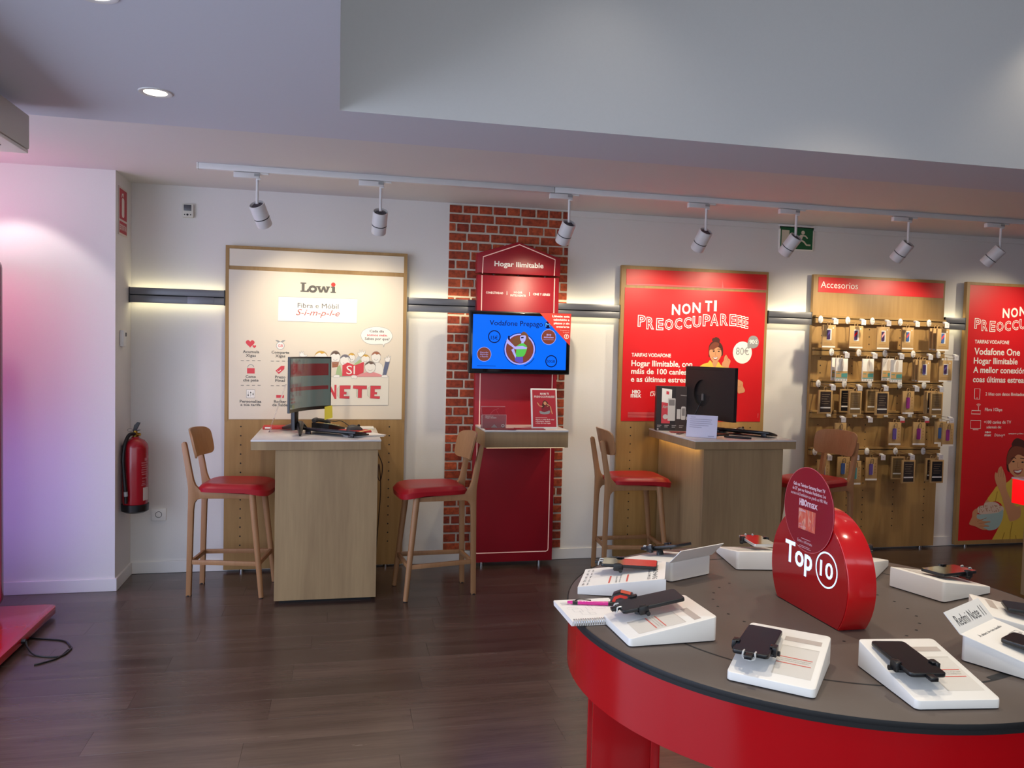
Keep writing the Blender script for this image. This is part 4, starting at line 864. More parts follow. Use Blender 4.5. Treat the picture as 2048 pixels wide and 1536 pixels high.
band(bm, [(-.066, .078), (.018, .078)], .0015, 'xz', -.0012); xform(bm, R_); wpart('lettering', bm, M_PW, fr, smooth=False)
bm = nb(); sheet(bm, smooth2([(-.016, .165), (.0, .172), (.022, .165), (.040, .160), (.046, .13), (.03, .118), (-.012, .118), (-.02, .14)], 3), 'xz', -.0009); xform(bm, R_); wpart('figure_top', bm, mat('notice_top', '#8a1f2c', .5), fr, smooth=False)
bm = nb(); sheet(bm, smooth2([(-.018, .15), (-.008, .195), (.012, .20), (.03, .18), (.034, .155), (.01, .17), (-.004, .15)], 3), 'xz', -.0011); xform(bm, R_); wpart('figure_hair', bm, M_HAIR, fr, smooth=False)
bm = nb(); sheet(bm, ell(.006, .182, .011, .013, 14), 'xz', -.0014); band(bm, [(-.012, .158), (-.035, .163), (-.05, .186)], .007, 'xz', -.0013); band(bm, [(.02, .16), (.04, .165), (.016, .178)], .007, 'xz', -.0013); band(bm, [(.045, .16), (.05, .13), (.058, .105)], .007, 'xz', -.0013); xform(bm, R_); wpart('figure_skin', bm, M_SKIN, fr, smooth=False)
bm = nb(); sheet(bm, smooth2([(-.03, .108), (-.034, .128), (.0, .118), (.038, .130), (.036, .108), (.0, .103)], 3), 'xz', -.0013); xform(bm, R_); wpart('figure_trousers', bm, M_PLGREY, fr, smooth=False)

M_ACR = mat('clear_acrylic', '#f2eef0', .06, trans=.92, spec=.4)
t = thing('leaflet_holder', 'clear acrylic leaflet holder with red leaflets on the left of the kiosk counter', 'leaflet holder', (1.05, 5.45, ZK))
bm = nb(); 
for b_ in ((.985, 1.158, 5.452, 5.4545, ZK, ZK+.15), (.985, 1.158, 5.405, 5.4075, ZK, ZK+.095), (.985, 1.158, 5.405, 5.4545, ZK, ZK+.0025), (.985, .9875, 5.405, 5.4545, ZK, ZK+.095), (1.1555, 1.158, 5.405, 5.4545, ZK, ZK+.095)): box(bm, *b_)
wpart('acrylic_pocket', bm, M_ACR, t)
bm = nb(); band(bm, [(.985, ZK+.0955), (1.158, ZK+.0955)], .0025, 'xz', 5.4045); band(bm, [(.985, ZK+.150), (1.158, ZK+.150)], .0025, 'xz', 5.4515); band(bm, [(.9865, ZK), (.9865, ZK+.095)], .0025, 'xz', 5.4045); band(bm, [(1.1565, ZK), (1.1565, ZK+.095)], .0025, 'xz', 5.4045)
wpart('polished_edge', bm, mat('acrylic_edge', '#d6a9a9', .2), t, smooth=False)
t = thing('leaflet_stack', 'stack of red leaflets standing in the acrylic holder', 'leaflets', (1.07, 5.43, ZK))
bm = nb(); box(bm, .990, 1.153, 5.420, 5.436, ZK+.003, ZK+.147); wpart('leaflet', bm, mat('leaflet_red', '#b01c28', .4), t)
bm = nb(); text(bm, 'Benvido ao', 1.012, 1.068, ZK+.082, .007, 'xz', 5.4195, bold=.03, res=1); text(bm, 'Hogar Ilimitable', 1.012, 1.090, ZK+.070, .007, 'xz', 5.4195, bold=.03, res=1)
band(bm, ell(1.137, ZK+.018, .0085, n=18), .005, 'xz', 5.4195, True); wpart('lettering', bm, M_PW, t, smooth=False)
bm = nb(); sheet(bm, [(1.052, ZK+.006), (1.098, ZK+.006), (1.075, ZK+.028)], 'xz', 5.4195); wpart('arrow_mark', bm, mat('leaflet_arrow', '#b9a5a0', .5), t, smooth=False)
bm = nb(); band(bm, smooth2([(1.105, ZK+.138), (1.07, ZK+.125), (1.045, ZK+.095), (1.05, ZK+.065)], 4, False), .003, 'xz', 5.4195); band(bm, smooth2([(1.09, ZK+.125), (1.10, ZK+.105), (1.115, ZK+.08), (1.11, ZK+.055)], 4, False), .002, 'xz', 5.4195); wpart('swirl_mark', bm, mat('leaflet_swirl', '#cf5a60', .45), t, smooth=False)
def flat_leaflet(cx, cy, rz, label, m):
    t = thing('leaflet', label, 'leaflet', (cx, cy, ZK), rz)
    bm = nb(); box(bm, -.105, .105, -.05, .05, .0005, .004); part('sheets', bm, m, t)
    bm = nb(); sheet(bm, [(-.06, -.03), (.05, -.03), (.05, -.024), (-.06, -.024)], 'xy', .0045); sheet(bm, [(-.06, .0), (.02, .0), (.02, .006), (-.06, .006)], 'xy', .0045); part('printed_lines', bm, mat('leaflet_line', '#d9a0a0', .5), t, smooth=False)
flat_leaflet(1.10, 5.34, rad(-3), 'dark red leaflet lying flat in front of the acrylic holder', mat('leaflet_dark', '#7c1a24', .4))
flat_leaflet(1.315, 5.36, rad(-4), 'red leaflet lying flat between the acrylic holder and the framed card', mat('leaflet_mid', '#8e141f', .4))

# ---------------------------------------------------------------- counter desks
ZD = 1.018
def desk(name, label, x0, x1, y0, px0, px1, py0, led):
    t = thing(name, label, 'desk', ((x0+x1)/2, (y0+5.745)/2, 0), group='oak counter desks with white tops')
    bm = nb(); box(bm, x0-.002, x1+.002, y0-.002, 5.745, ZD-.011, ZD, .003); wpart('worktop', bm, M_WLAM, t)
    bm = nb(); box(bm, x0, x1, y0, y0+.022, .956, ZD-.011, .001, 1); wpart('front_fascia', bm, M_OAKG, t)
    for xa in (x0, x1-.022):
        bm = nb(); box(bm, xa, xa+.022, y0+.0225, 5.745, .956, ZD-.011, .001, 1); wpart('side_fascia', bm, M_OAKG, t)
    bm = nb(); box(bm, x0+.022, x1-.022, y0+.022, 5.745, .966, ZD-.011); wpart('carcass', bm, M_OAKG, t)
    bm = nb(); box(bm, px0, px1, py0, py0+.022, .02, .966, .001, 1); wpart('front_panel', bm, M_OAKG, t)
    for xa in (px0, px1-.022):
        bm = nb(); box(bm, xa, xa+.022, py0+.0225, 5.72, .02, .966, .001, 1); wpart('side_panel', bm, M_OAKG, t)
    bm = nb(); box(bm, px0+.03, px1-.03, py0+.03, 5.70, 0, .02); wpart('plinth', bm, M_BLKM, t)
    bm = nb(); cyl(bm, (px0+.12, py0+.35, .0), (px0+.12, py0+.35, .002), .02, n=10); bm.free()
    if led:
        bm = nb(); box(bm, x0+.03, x0+.04, y0+.08, 5.70, .960, .966); wpart('light_strip', bm, mat('desk_led', '#ffffff', .4, emit='#ffd878', es=10), t, label='warm light strip under the worktop edge')
    return t
desk('counter_desk', 'oak counter desk with white top in front of the cream poster panel', -.503, .272, 4.985, -.362, .256, 5.007, False)
desk('counter_desk', 'oak counter desk in front of the red slogan panel, lit from below its edge', 2.361, 3.115, 4.928, 2.435, 3.03, 4.948, True)

# ---------------------------------------------------------------- bar stools
def fillet(pts, r=.02):
    return pts
def make_stool(label):
    t = thing('bar_stool', label, 'stool', group='red-seated wooden bar stools')
    SF = [(-.246, .0), (-.216, .0), (-.203, .545), (-.197, .590), (-.182, .612), (-.155, .620), (.15, .622), (.15, .662), (-.13, .664), (-.165, .676), (-.192, .704), (-.205, .74), (-.247, .955), (-.254, .972), (-.268, .974), (-.278, .964), (-.277, .945), (-.240, .72), (-.236, .68), (-.236, .62)]
    for s in (-1, 1):
        bm = nb(); prism(bm, SF, 'xz', s*.133-.0145, s*.133+.0145, .003); fr_ = part('side_frame', bm, M_BEECH, t)
        bm = nb(); cyl(bm, (-.231, s*.133, -.0), (-.231, s*.133, .006), .017, n=12); part('foot_pad', bm, M_BLKM, fr_)
    for s in (-1, 1):
        bm = nb(); tube(bm, [(.158, s*.148, .664), (.176, s*.156, .50), (.208, s*.169, .20), (.228, s*.178, .004)], [.0205, .020, .0175, .0155], 16); lg = part('leg', bm, M_BEECH, t)
        bm = nb(); cyl(bm, (.2283, s*.178, 0), (.228, s*.178, .006), .0125, n=12); part('foot_pad', bm, M_BLKM, lg)
    zs = .215; xf = .207; yf = .168
    for s in (-1, 1):
        bm = nb(); prism(bm, [(-.216, zs-.014), (xf, zs-.014), (xf, zs+.014), (-.216, zs+.014)], 'xz', -.009, .009, .002)
        sk = Matrix(((1, 0, 0, 0), ((s*(yf-.133))/(xf+.216), 1, 0, s*.133+s*(yf-.133)*.216/(xf+.216)), (0, 0, 1, 0), (0, 0, 0, 1)))
        xform(bm, sk); part('stretcher', bm, M_BEECH, t)
    bm = nb(); box(bm, xf-.009, xf+.009, -yf, yf, zs-.014, zs+.014, .002); part('stretcher', bm, M_BEECH, t)
    bm = nb(); box(bm, -.226, -.208, -.12, .12, zs-.014, zs+.014, .002); part('stretcher', bm, M_BEECH, t)
    # seat: rounded slab, waterfall front edge
    bm = nb(); NX, NY = 22, 22
    def sp(u, v):   # u front-back, v side
        w = .175+.022*(u+1)/2
        k = (abs(u)**5+abs(v)**5)**(1/5) if (u or v) else 0
        m_ = max(abs(u), abs(v)); f = (m_/k if k > 0 else 1)
        x = .038+.225*u*f; y_ = w*v*f
        e = max(0, 1-m_)
        top = .712+.008*abs(v)**2 - .012*max(0, u)**4 - .030*max(0, (m_-.82)/.18)**2.2
        return x, y_, top
    T = [[bm.verts.new(sp(-1+2*i/NX, -1+2*j/NY)) for j in range(NY+1)] for i in range(NX+1)]
    for i in range(NX):
        for j in range(NY): bm.faces.new((T[i][j], T[i+1][j], T[i+1][j+1], T[i][j+1]))
    loop = [T[i][0] for i in range(NX+1)]+[T[NX][j] for j in range(1, NY+1)]+[T[i][NY] for i in range(NX-1, -1, -1)]+[T[0][j] for j in range(NY-1, 0, -1)]
    lo = []
    for v in loop:
        lo.append(bm.verts.new((v.co.x*.985, v.co.y*.985, .664-.012*max(0, (v.co.x-.12)/.07) if v.co.x > .12 else .664)))
    n = len(loop)
    for i in range(n): bm.faces.new((loop[i], loop[(i+1) % n], lo[(i+1) % n], lo[i]))
    bm.faces.new(lo); part('seat', bm, M_REDL, t)
    # curved back, rounded corners, leaning with the uprights
    bm = nb(); NU, NV_ = 24, 12; th = .011
    def bp_(u, v, o):
        hw, hh = .185, .088
        k = (abs(u)**6+abs(v)**6)**(1/6) if (u or v) else 0; m_ = max(abs(u), abs(v)); f = m_/k if k > 0 else 1
        y_ = hw*u*f*(1-.06*(v < 0)*abs(v)); z_ = .955+hh*v*f+.010*(1-u*u)*(1 if v > 0 else .4)
        x_ = -.243-(z_-.955)*.22+.048*(u*f)**2
        return x_+o, y_, z_
    F = [[bm.verts.new(bp_(-1+2*i/NU, -1+2*j/NV_, 0)) for j in range(NV_+1)] for i in range(NU+1)]
    B = [[bm.verts.new(bp_(-1+2*i/NU, -1+2*j/NV_, th)) for j in range(NV_+1)] for i in range(NU+1)]
    for i in range(NU):
        for j in range(NV_):
            bm.faces.new((F[i][j], F[i][j+1], F[i+1][j+1], F[i+1][j])); bm.faces.new((B[i][j], B[i+1][j], B[i+1][j+1], B[i][j+1]))
    def rim(G): return [G[i][0] for i in range(NU+1)]+[G[NU][j] for j in range(1, NV_+1)]+[G[i][NV_] for i in range(NU-1, -1, -1)]+[G[0][j] for j in range(NV_-1, 0, -1)]
    a, b = rim(F), rim(B); n = len(a)
    for i in range(n): bm.faces.new((a[i], a[(i+1) % n], b[(i+1) % n], b[i]))
    xform(bm, Matrix.Translation((.0, 0, 0))); part('backrest', bm, M_BEECH, t)
    return t
st = make_stool('red-seated wooden bar stool at the left side of the desk by the cream poster')
spots = [(-.648, 5.356, -8.5, None),
 (.640, 5.150, 187.5, 'red-seated wooden bar stool between the left desk and the red kiosk'),
 (2.10, 5.415, -3, 'red-seated wooden bar stool at the left side of the desk by the slogan panel'),
 (3.475, 5.22, 197, 'wooden bar stool partly hidden behind the round red card, in front of the accessories')]
for x, y, a, lab in spots:
    o = st if lab is None else dup(st)
    o.location = (x, y, 0); o.rotation_euler = (0, 0, rad(a))
    if lab: o['label'] = lab

# ---------------------------------------------------------------- things on the left desk
t = thing('monitor', 'thin curved monitor turned sideways on the left desk showing a dim web page', 'monitor', (-.165, 5.38, ZD))
A, Bp = Vector((-.290, 5.15)), Vector((-.041, 5.60)); W_ = (Bp-A).length; ang = math.atan2((Bp-A).y, (Bp-A).x)
R_ = Matrix.Translation((A.x, A.y, 0)) @ Matrix.Rotation(ang, 4, 'Z')
def curve_pt(u, o): return (u*W_, .045*(1-(2*u-1)**2)+o)
z0, z1 = 1.165, 1.520; NS = 16
def shell(u0, u1, za, zb, oa, ob):
    bm = nb(); pts = [curve_pt(u0+(u1-u0)*i/NS, oa) for i in range(NS+1)]+[curve_pt(u0+(u1-u0)*(NS-i)/NS, ob) for i in range(NS+1)]
    prism(bm, pts, 'xy', za, zb); xform(bm, R_); return bm
hs = wpart('housing', shell(0, 1, z0, z1, 0, .016), M_BLACK, t)
M_MSCR = mat('monitor_screen', '#3c4644', .12, emit='#8fa09a', es=.16, coat=.3)
sc = wpart('screen', shell(.022, .985, z0+.022, z1-.010, -.0012, 0), M_MSCR, t)
M_MRED = mat('monitor_red', '#5e2a2e', .12, emit='#8c3a3c', es=.16, coat=.3)
bm = shell(.03, .95, 1.395, 1.475, -.0018, -.0012); wpart('page_banner', bm, M_MRED, sc)
bm = shell(.03, .95, 1.300, 1.325, -.0018, -.0012); wpart('page_bar', bm, M_MRED, sc)
bm = shell(.05, .20, 1.245, 1.258, -.0018, -.0012); wpart('page_button', bm, M_MRED, sc)
bm = shell(.05, .22, 1.225, 1.236, -.0018, -.0012); wpart('page_button', bm, M_MRED, sc)
mid = Vector((*curve_pt(.5, .03), 0))
bm = nb(); prism(bm, [(-.020, ZD+.02), (.020, ZD+.02), (.032, 1.34), (-.032, 1.34)], 'xz', -.014, .014, .002); xform(bm, R_ @ Matrix.Translation((mid.x-.05, mid.y+.016, 0))); wpart('stand_post', bm, M_BLACK, t)
bm = nb(); h0 = Vector((-.235, 5.40, ZD+.045))
for e_ in ((-.365, 5.62, ZD+.008), (-.225, 5.18, ZD+.008), (-.19, 5.50, ZD+.008)): tube(bm, [h0+Vector((0, 0, .01)), h0.lerp(Vector(e_), .5)+Vector((0, 0, .006)), Vector(e_)], [.026, .018, .008], 10)
wpart('stand_foot', bm, M_BLACK, t)
bm = nb(); prism(bm, [(-.04, .0), (.02, .006), (.028, .09), (-.028, .09)], 'xz', -.0006, .0006); xform(bm, Matrix.Translation((-.045, 5.56, 1.095)) @ Matrix.Rotation(rad(25), 4, 'Z') @ Matrix.Rotation(rad(-8), 4, 'Y'))
tag(part('sticky_note', bm, M_NOTE), 'yellow sticky note hanging from the lower corner of the left monitor', 'note')
bm = nb(); prism(bm, [(-.437, ZD), (-.432, ZD), (-.330, 1.335), (-.335, 1.335)], 'xz', 5.42, 5.52); o = part('acrylic_stand', bm, M_ACR, smooth=False); tag(o, 'clear leaning acrylic sheet at the left end of the left desk', 'acrylic stand')
bm = nb(); box(bm, -.49, -.25, 5.60, 5.70, ZD+.0005, ZD+.022, .003); o = part('leaflet_box', bm, mat('leaflet_box_red', '#c32a20', .45)); tag(o, 'flat red leaflet pack at the back left of the left desk', 'leaflets')
bm = nb(); box(bm, -.475, -.43, 5.597, 5.5995, ZD+.006, ZD+.016); part('white_label', bm, M_PW, o)
def keyboard(label, loc, rz, w=.45, d=.15, tilt=6, thick=.018):
    t = thing('keyboard', label, 'keyboard', loc, rz)
    Tt = Matrix.Translation((0, 0, d/2*math.sin(rad(tilt))-.0075)) @ Matrix.Rotation(rad(tilt), 4, 'X')
    bm = nb(); hz = d*math.sin(rad(tilt))
    for sx in (-1, 1): box(bm, sx*w*.4-.02, sx*w*.4+.02, d/2-.022, d/2-.014, .0005, hz*.9, .001)
    part('tilt_foot', bm, M_BLACK, t)
    bm = nb(); box(bm, -w/2, w/2, -d/2, d/2, .003, thick, .003); xform(bm, Matrix.Translation((0, 0, .006)) @ Tt); part('case', bm, M_BLACK, t)
    bm = nb(); kw = w*.72/15
    for r in range(5):
        for c in range(15): box(bm, -w/2+.012+c*kw, -w/2+.012+(c+.88)*kw, -d/2+.014+r*.024, -d/2+.014+r*.024+.020, thick, thick+.004)
    for r in range(5):
        for c in range(4): box(bm, w/2-.10+c*.022, w/2-.10+c*.022+.019, -d/2+.014+r*.024, -d/2+.034+r*.024, thick, thick+.004)
    xform(bm, Matrix.Translation((0, 0, .006)) @ Tt); part('keys', bm, M_DGREY, t, kind='stuff')
    return t
def mouse(label, loc, rz, m=None):
    t = thing('computer_mouse', label, 'mouse', loc, rz)
    bm = nb(); bmesh.ops.create_uvsphere(bm, u_segments=20, v_segments=12, radius=1)
    for v in bm.verts: v.co = Vector((v.co.x*.058, v.co.y*.032, max(0, v.co.z)*(.036-.010*v.co.x)))
    part('shell', bm, m or M_DGREY, t)
    bm = nb(); cyl(bm, (.028, -.004, .030), (.028, .004, .030), .009, n=12); part('scroll_wheel', bm, M_BLKM, t)
    return t
# card reader keypad propped on the keyboard
keyboard('black keyboard lying askew on the left desk below the monitor', (-.010, 5.255, ZD), rad(142), w=.43, tilt=10)
t = thing('desk_phone', 'black desk telephone lying behind the left keyboard', 'telephone', (-.055, 5.55, ZD), rad(-40))
bm = nb(); prism(bm, [(-.085, .002), (.085, .002), (.085, .02), (-.085, .055)], 'yz', -.075, .075, .004); part('base', bm, M_BLACK, t)
bm = nb(); tube(bm, smooth_path([(-.06, -.08, .066), (-.06, -.05, .072), (-.06, .04, .058), (-.06, .075, .042)]), [.017]*7+[.013]*6+[.016]*6, 10); part('handset', bm, M_DGREY, t)
bm = nb()
for r in range(4):
    for c in range(3): box(bm, -.02+c*.025, -.002+c*.025, -.03+r*.025, -.012+r*.025, .044-r*.005, .050-r*.005)
part('buttons', bm, mat('phone_keys', '#b9b68a', .5), t, kind='stuff')
bm = nb(); tube(bm, smooth_path([(-.02, 5.55, ZD+.004), (-.06, 5.62, ZD+.045), (-.10, 5.66, ZD+.065), (-.02, 5.68, ZD+.05), (.03, 5.66, ZD+.055), (.08, 5.60, ZD+.03), (.12, 5.60, ZD+.004)]), .003, 8)
tag(part('power_cable', bm, M_BLACK), 'black cable looping over the back of the left desk', 'cable')
t = thing('mouse_mat', 'red mouse mat on the left desk under the grey mouse', 'mouse mat', (.115, 5.45, ZD))
bm = nb(); prism(bm, smooth2([(-.10, -.07), (.09, -.08), (.115, .02), (.08, .085), (-.06, .09), (-.115, .02)], 4), 'xy', .0005, .010, .002); part('pad', bm, mat('mat_red', '#b3201f', .6), t)
mouse('dark grey computer mouse on the red mat of the left desk', (.12, 5.475, ZD+.010), rad(15))
bm = nb()
pts = [(-.11, -.10), (.145, -.05), (.10, .10), (-.13, .06)]
for i, dz in enumerate((.0008, .004, .007)):
    a = rad((-7, 4, 12)[i]); pr_ = [(p[0]*math.cos(a)-p[1]*math.sin(a), p[0]*math.sin(a)+p[1]*math.cos(a)) for p in pts]; prism(bm, pr_, 'xy', dz, dz+.0012)
o = part('paper_sheets', bm, M_PAPER, smooth=False); o.location = (.165, 5.22, ZD); tag(o, 'loose white paper sheets overhanging the right edge of the left desk', 'papers')
bm = nb(); prism(bm, [(-.05, -.012), (.06, .03), (.055, .05), (-.06, .015)], 'xy', 0, .0015); xform(bm, Matrix.Rotation(rad(-10), 4, 'Y')); o = part('note_strip', bm, mat('pale_yellow_note', '#ded48c', .7)); o.location = (.175, 5.33, ZD+.016); tag(o, 'pale yellow paper strip lying on the loose sheets', 'note')
bm = nb(); box(bm, .09, .255, 5.60, 5.70, ZD+.0005, ZD+.016, .003); tag(part('document_tray', bm, M_WHITE), 'flat white box at the back right of the left desk', 'box')
bm = nb(); tube(bm, smooth_path([(.262, 5.35, .93), (.275, 5.36, .88), (.305, 5.37, .80), (.295, 5.38, .70), (.278, 5.40, .72), (.285, 5.42, .80), (.30, 5.45, .62), (.285, 5.50, .30), (.27, 5.55, .01)]), .0035, 8)
tag(part('power_cable', bm, mat('cable_brown', '#3c2c20', .5)), 'thin dark cable hanging beside the right side of the left desk', 'cable')

# ---------------------------------------------------------------- things on the right desk
t = thing('monitor', 'black monitor seen from behind on the right desk with a round recess', 'monitor', (2.66, 5.3, ZD))
A, Bp = Vector((2.585, 5.55)), Vector((2.722, 5.05)); W2 = (Bp-A).length; ang = math.atan2((Bp-A).y, (Bp-A).x)
R_ = Matrix.Translation((A.x, A.y, 0)) @ Matrix.Rotation(ang, 4, 'Z')     # local x along the panel, back faces local -y
z0, z1 = 1.128, 1.508
bm = nb(); n = 40; rc = (.36*W2, 1.315); rr = (.088, .098)
hole = ell(rc[0], rc[1], rr[0], rr[1], n)
outer = rrect(0, W2, z0, z1, .006, 3)
# back shell as a ring of quads round the recess
def ring_face(bm, inner, rect, y):
    V = [bm.verts.new((p[0], y, p[1])) for p in inner]; O = []
    for p in inner:
        d = Vector((p[0]-rc[0], p[1]-rc[1])); ts = []
        if d.x > 1e-9: ts.append((rect[1]-rc[0])/d.x)
        if d.x < -1e-9: ts.append((rect[0]-rc[0])/d.x)
        if d.y > 1e-9: ts.append((rect[3]-rc[1])/d.y)
        if d.y < -1e-9: ts.append((rect[2]-rc[1])/d.y)
        k_ = min(ts); O.append(bm.verts.new((rc[0]+d.x*k_, y, rc[1]+d.y*k_)))
    m_ = len(V)
    for i in range(m_): bm.faces.new((V[i], V[(i+1) % m_], O[(i+1) % m_], O[i]))
    for cx in (rect[0], rect[1]):
        for cz in (rect[2], rect[3]):
            a = min(range(m_), key=lambda i: (O[i].co.x-cx)**2+(O[i].co.z-cz)**2)
            for j in (a-1, (a+1) % m_):
                same = (abs(O[a].co.x-O[j].co.x) > 1e-6 and abs(O[a].co.z-O[j].co.z) > 1e-6)
                if same: bm.faces.new((O[a], O[j], bm.verts.new((cx, y, cz))))
    return V
V = ring_face(bm, hole, (0, W2, z0, z1), -.028)
B = [bm.verts.new((p[0], -.012, p[1])) for p in hole]
for i in range(n): bm.faces.new((V[i], V[(i+1) % n], B[(i+1) % n], B[i]))
bm.faces.new(B)
box(bm, 0, W2, -.0275, 0, z0, z1)
bmesh.ops.delete(bm, geom=[f for f in bm.faces if abs(f.calc_center_median().y+.0275) < 1e-5 and len(f.verts) == 4 and f.calc_area() > .1], context='FACES')
xform(bm, R_); mb = wpart('back_shell', bm, mat('monitor_back', '#1a1617', .45), t, smooth=False)
bm = nb(); box(bm, .02, W2*.80, -.0288, -.0278, z1-.026, z1-.020); xform(bm, R_); wpart('vent_slot', bm, M_BLKM, mb)
bm = nb(); sheet(bm, ell(rc[0], rc[1], rr[0]*.97, rr[1]*.97, 24, 190, 350), 'xz', -.0125); xform(bm, R_); wpart('port_recess', bm, M_BLKM, mb, smooth=False)
bm = nb(); box(bm, rc[0]-.006, rc[0]+.006, -.026, -.013, rc[1]-.055, rc[1]-.005); xform(bm, R_); wpart('port_plug', bm, M_GREYM, mb)
bm = nb(); tube(bm, smooth_path([(rc[0], -.022, rc[1]-.05), (rc[0]-.01, -.045, rc[1]-.10), (rc[0]-.05, -.06, z0-.01), (rc[0]-.06, -.05, ZD+.02), (rc[0]-.05, -.02, ZD+.005)]), .004, 8); xform(bm, R_); wpart('signal_cable', bm, M_BLACK, t)
bm = nb(); box(bm, .008, W2-.008, 0, .002, z0+.018, z1-.008); xform(bm, R_); wpart('screen', bm, M_SCREENB, t)
bm = nb(); box(bm, W2*.5-.022, W2*.5+.022, -.012, .004, ZD+.01, z0+.05, .002); xform(bm, R_); wpart('stand_post', bm, M_BLACK, t)
bm = nb(); prism(bm, rrect(W2*.5-.11, W2*.5+.11, -.09, .09, .02), 'xy', ZD+.0005, ZD+.012, .002); xform(bm, R_); wpart('stand_base', bm, M_BLACK, t)

t = thing('alarm_kit_box', 'dark printed product box with white devices standing at the back of the right desk', 'box', (2.47, 5.58, ZD), rad(0))
bw, bd, bh = .250, .075, .335
Rb = rad(-14); t.rotation_euler = (0, 0, Rb); t.location = (2.475, 5.585, ZD)
bm = nb(); box(bm, -bw/2, bw/2, -bd/2, bd/2, 0, bh, .0015, 1); cb = part('carton', bm, mat('carton_dark', '#2e2624', .45), t)
def bpr(name, m, pts, k=1): b_ = nb(); sheet(b_, pts, 'xz', -bd/2-.0004*k); part(name, b_, m, cb, smooth=False)
bpr('printed_panel', mat('carton_brown', '#40332f', .45), [(.02, .002), (.124, .002), (.124, .333), (.02, .333)])
bpr('printed_card', M_PW, [(-.085, .215), (-.010, .205), (-.010, .310), (-.085, .320)])
bpr('printed_red_card', M_PRED, [(-.085, .055), (-.020, .055), (-.020, .205), (-.085, .215)])
bpr('printed_red_mark', M_PRED, [(-.052, .275), (-.032, .272), (-.032, .295), (-.052, .298)], 2)
b_ = nb(); text(b_, 'Alarma', -.078, -.022, .170, .022, 'xz', -bd/2-.001, bold=.02, res=2); band(b_, [(.055, .270), (.11, .266)], .004, 'xz', -bd/2-.001)
for i in range(4): band(b_, [(-.115+i*.055, .040), (-.082+i*.055, .040)], .004, 'xz', -bd/2-.001); band(b_, [(-.115+i*.055, .028), (-.09+i*.055, .028)], .004, 'xz', -bd/2-.001)
sheet(b_, [(-.115, .005), (-.103, .005), (-.103, .018), (-.115, .018)], 'xz', -bd/2-.001); part('lettering', b_, mat('carton_print', '#b9b0a8', .5), cb, smooth=False)
b_ = nb(); sheet(b_, rrect(-.038, .018, .075, .245, .006), 'xz', -bd/2-.0014); sheet(b_, rrect(.030, .058, .09, .165, .003), 'xz', -bd/2-.0012); sheet(b_, rrect(.062, .095, .085, .185, .008), 'xz', -bd/2-.0014); sheet(b_, ell(-.055, .105, .019, n=16), 'xz', -bd/2-.0016); sheet(b_, [(.100, .085), (.112, .085), (.112, .15), (.100, .15)], 'xz', -bd/2-.0012); part('printed_devices', b_, mat('carton_white', '#d9d2c8', .5), cb, smooth=False)
b_ = nb(); sheet(b_, rrect(-.032, .012, .19, .235, .004), 'xz', -bd/2-.0018); sheet(b_, rrect(.068, .090, .115, .172, .003), 'xz', -bd/2-.0018); part('printed_shadows', b_, mat('carton_grey', '#8d8580', .5), cb, smooth=False)

t = thing('notice_card', 'white printed notice card in a stand near the front of the right desk', 'notice', (2.478, 5.09, ZD))
d_ = Vector((2.560, 5.020))-Vector((2.392, 5.150)); R_ = Matrix.Translation((2.392, 5.150, ZD)) @ Matrix.Rotation(math.atan2(d_.y, d_.x), 4, 'Z') @ Matrix.Rotation(rad(-10), 4, 'X'); L_ = d_.length
bm = nb(); box(bm, 0, L_, 0, .003, .002, .158); xform(bm, R_); cdp = wpart('card', bm, mat('notice_white', '#dcd8ea', .5), t)
bm = nb(); prism(bm, [(.0, .002), (.05, .0095), (.0, .10)], 'yz', L_*.42, L_*.58); xform(bm, R_ @ Matrix.Translation((0, .004, 0))); wpart('stand_back', bm, M_BLACK, t)
bm = nb()
for i, (a, b) in enumerate(((.12, .28), (.10, .82), (.10, .80), (.10, .84), (.10, .72), (.10, .50))): band(bm, [(a*L_, .142-i*.014), (b*L_, .142-i*.014)], .003, 'xz', -.0006)
band(bm, [(.72*L_, .014), (.92*L_, .014)], .004, 'xz', -.0006); xform(bm, R_); wpart('printed_lines', bm, mat('notice_ink', '#9a96ae', .6), cdp, smooth=False)
def lf(cx, cy, rz, w, d, label, m):
    t = thing('leaflet', label, 'leaflet', (cx, cy, ZD), rad(rz)); bm = nb(); box(bm, -w/2, w/2, -d/2, d/2, .0005, .005); part('sheets', bm, m, t)
    bm = nb(); sheet(bm, [(-w*.3, -.01), (w*.3, -.01), (w*.3, .0), (-w*.3, .0)], 'xy', .0054); part('printed_line', bm, mat('leaflet_line', '#d9a0a0', .5), t, smooth=False)
lf(2.50, 5.42, -16, .20, .10, 'red leaflet lying in front of the dark product box on the right desk', mat('leaflet_rose', '#9c4a48', .45))
lf(2.43, 5.33, -40, .03, .10, 'narrow dark leaflet at the left edge of the right desk', mat('leaflet_plum', '#4a2a2a', .45))
keyboard('black keyboard propped at an angle in front of the right monitor', (2.90, 5.27, ZD), rad(126), tilt=11)
t = thing('mouse_mat', 'red mouse mat at the far right of the right desk', 'mouse mat', (3.00, 5.46, ZD)); bm = nb(); prism(bm, rrect(-.10, .10, -.10, .10, .02), 'xy', .0005, .004); part('pad', bm, mat('mat_red', '#b3201f', .6), t)
mouse('black computer mouse on the red mat of the right desk', (2.965, 5.43, ZD+.005), rad(30), M_BLACK)
bm = nb(); tube(bm, [(2.66, 5.10, ZD+.009), (2.68, 5.08, ZD+.009), (2.78, 4.99, ZD+.009), (2.80, 4.975, ZD+.009)], [.007, .0085, .0085, .006], 10); tag(part('marker_pen', bm, M_BLACK), 'black marker pen lying at the front edge of the right desk', 'pen')
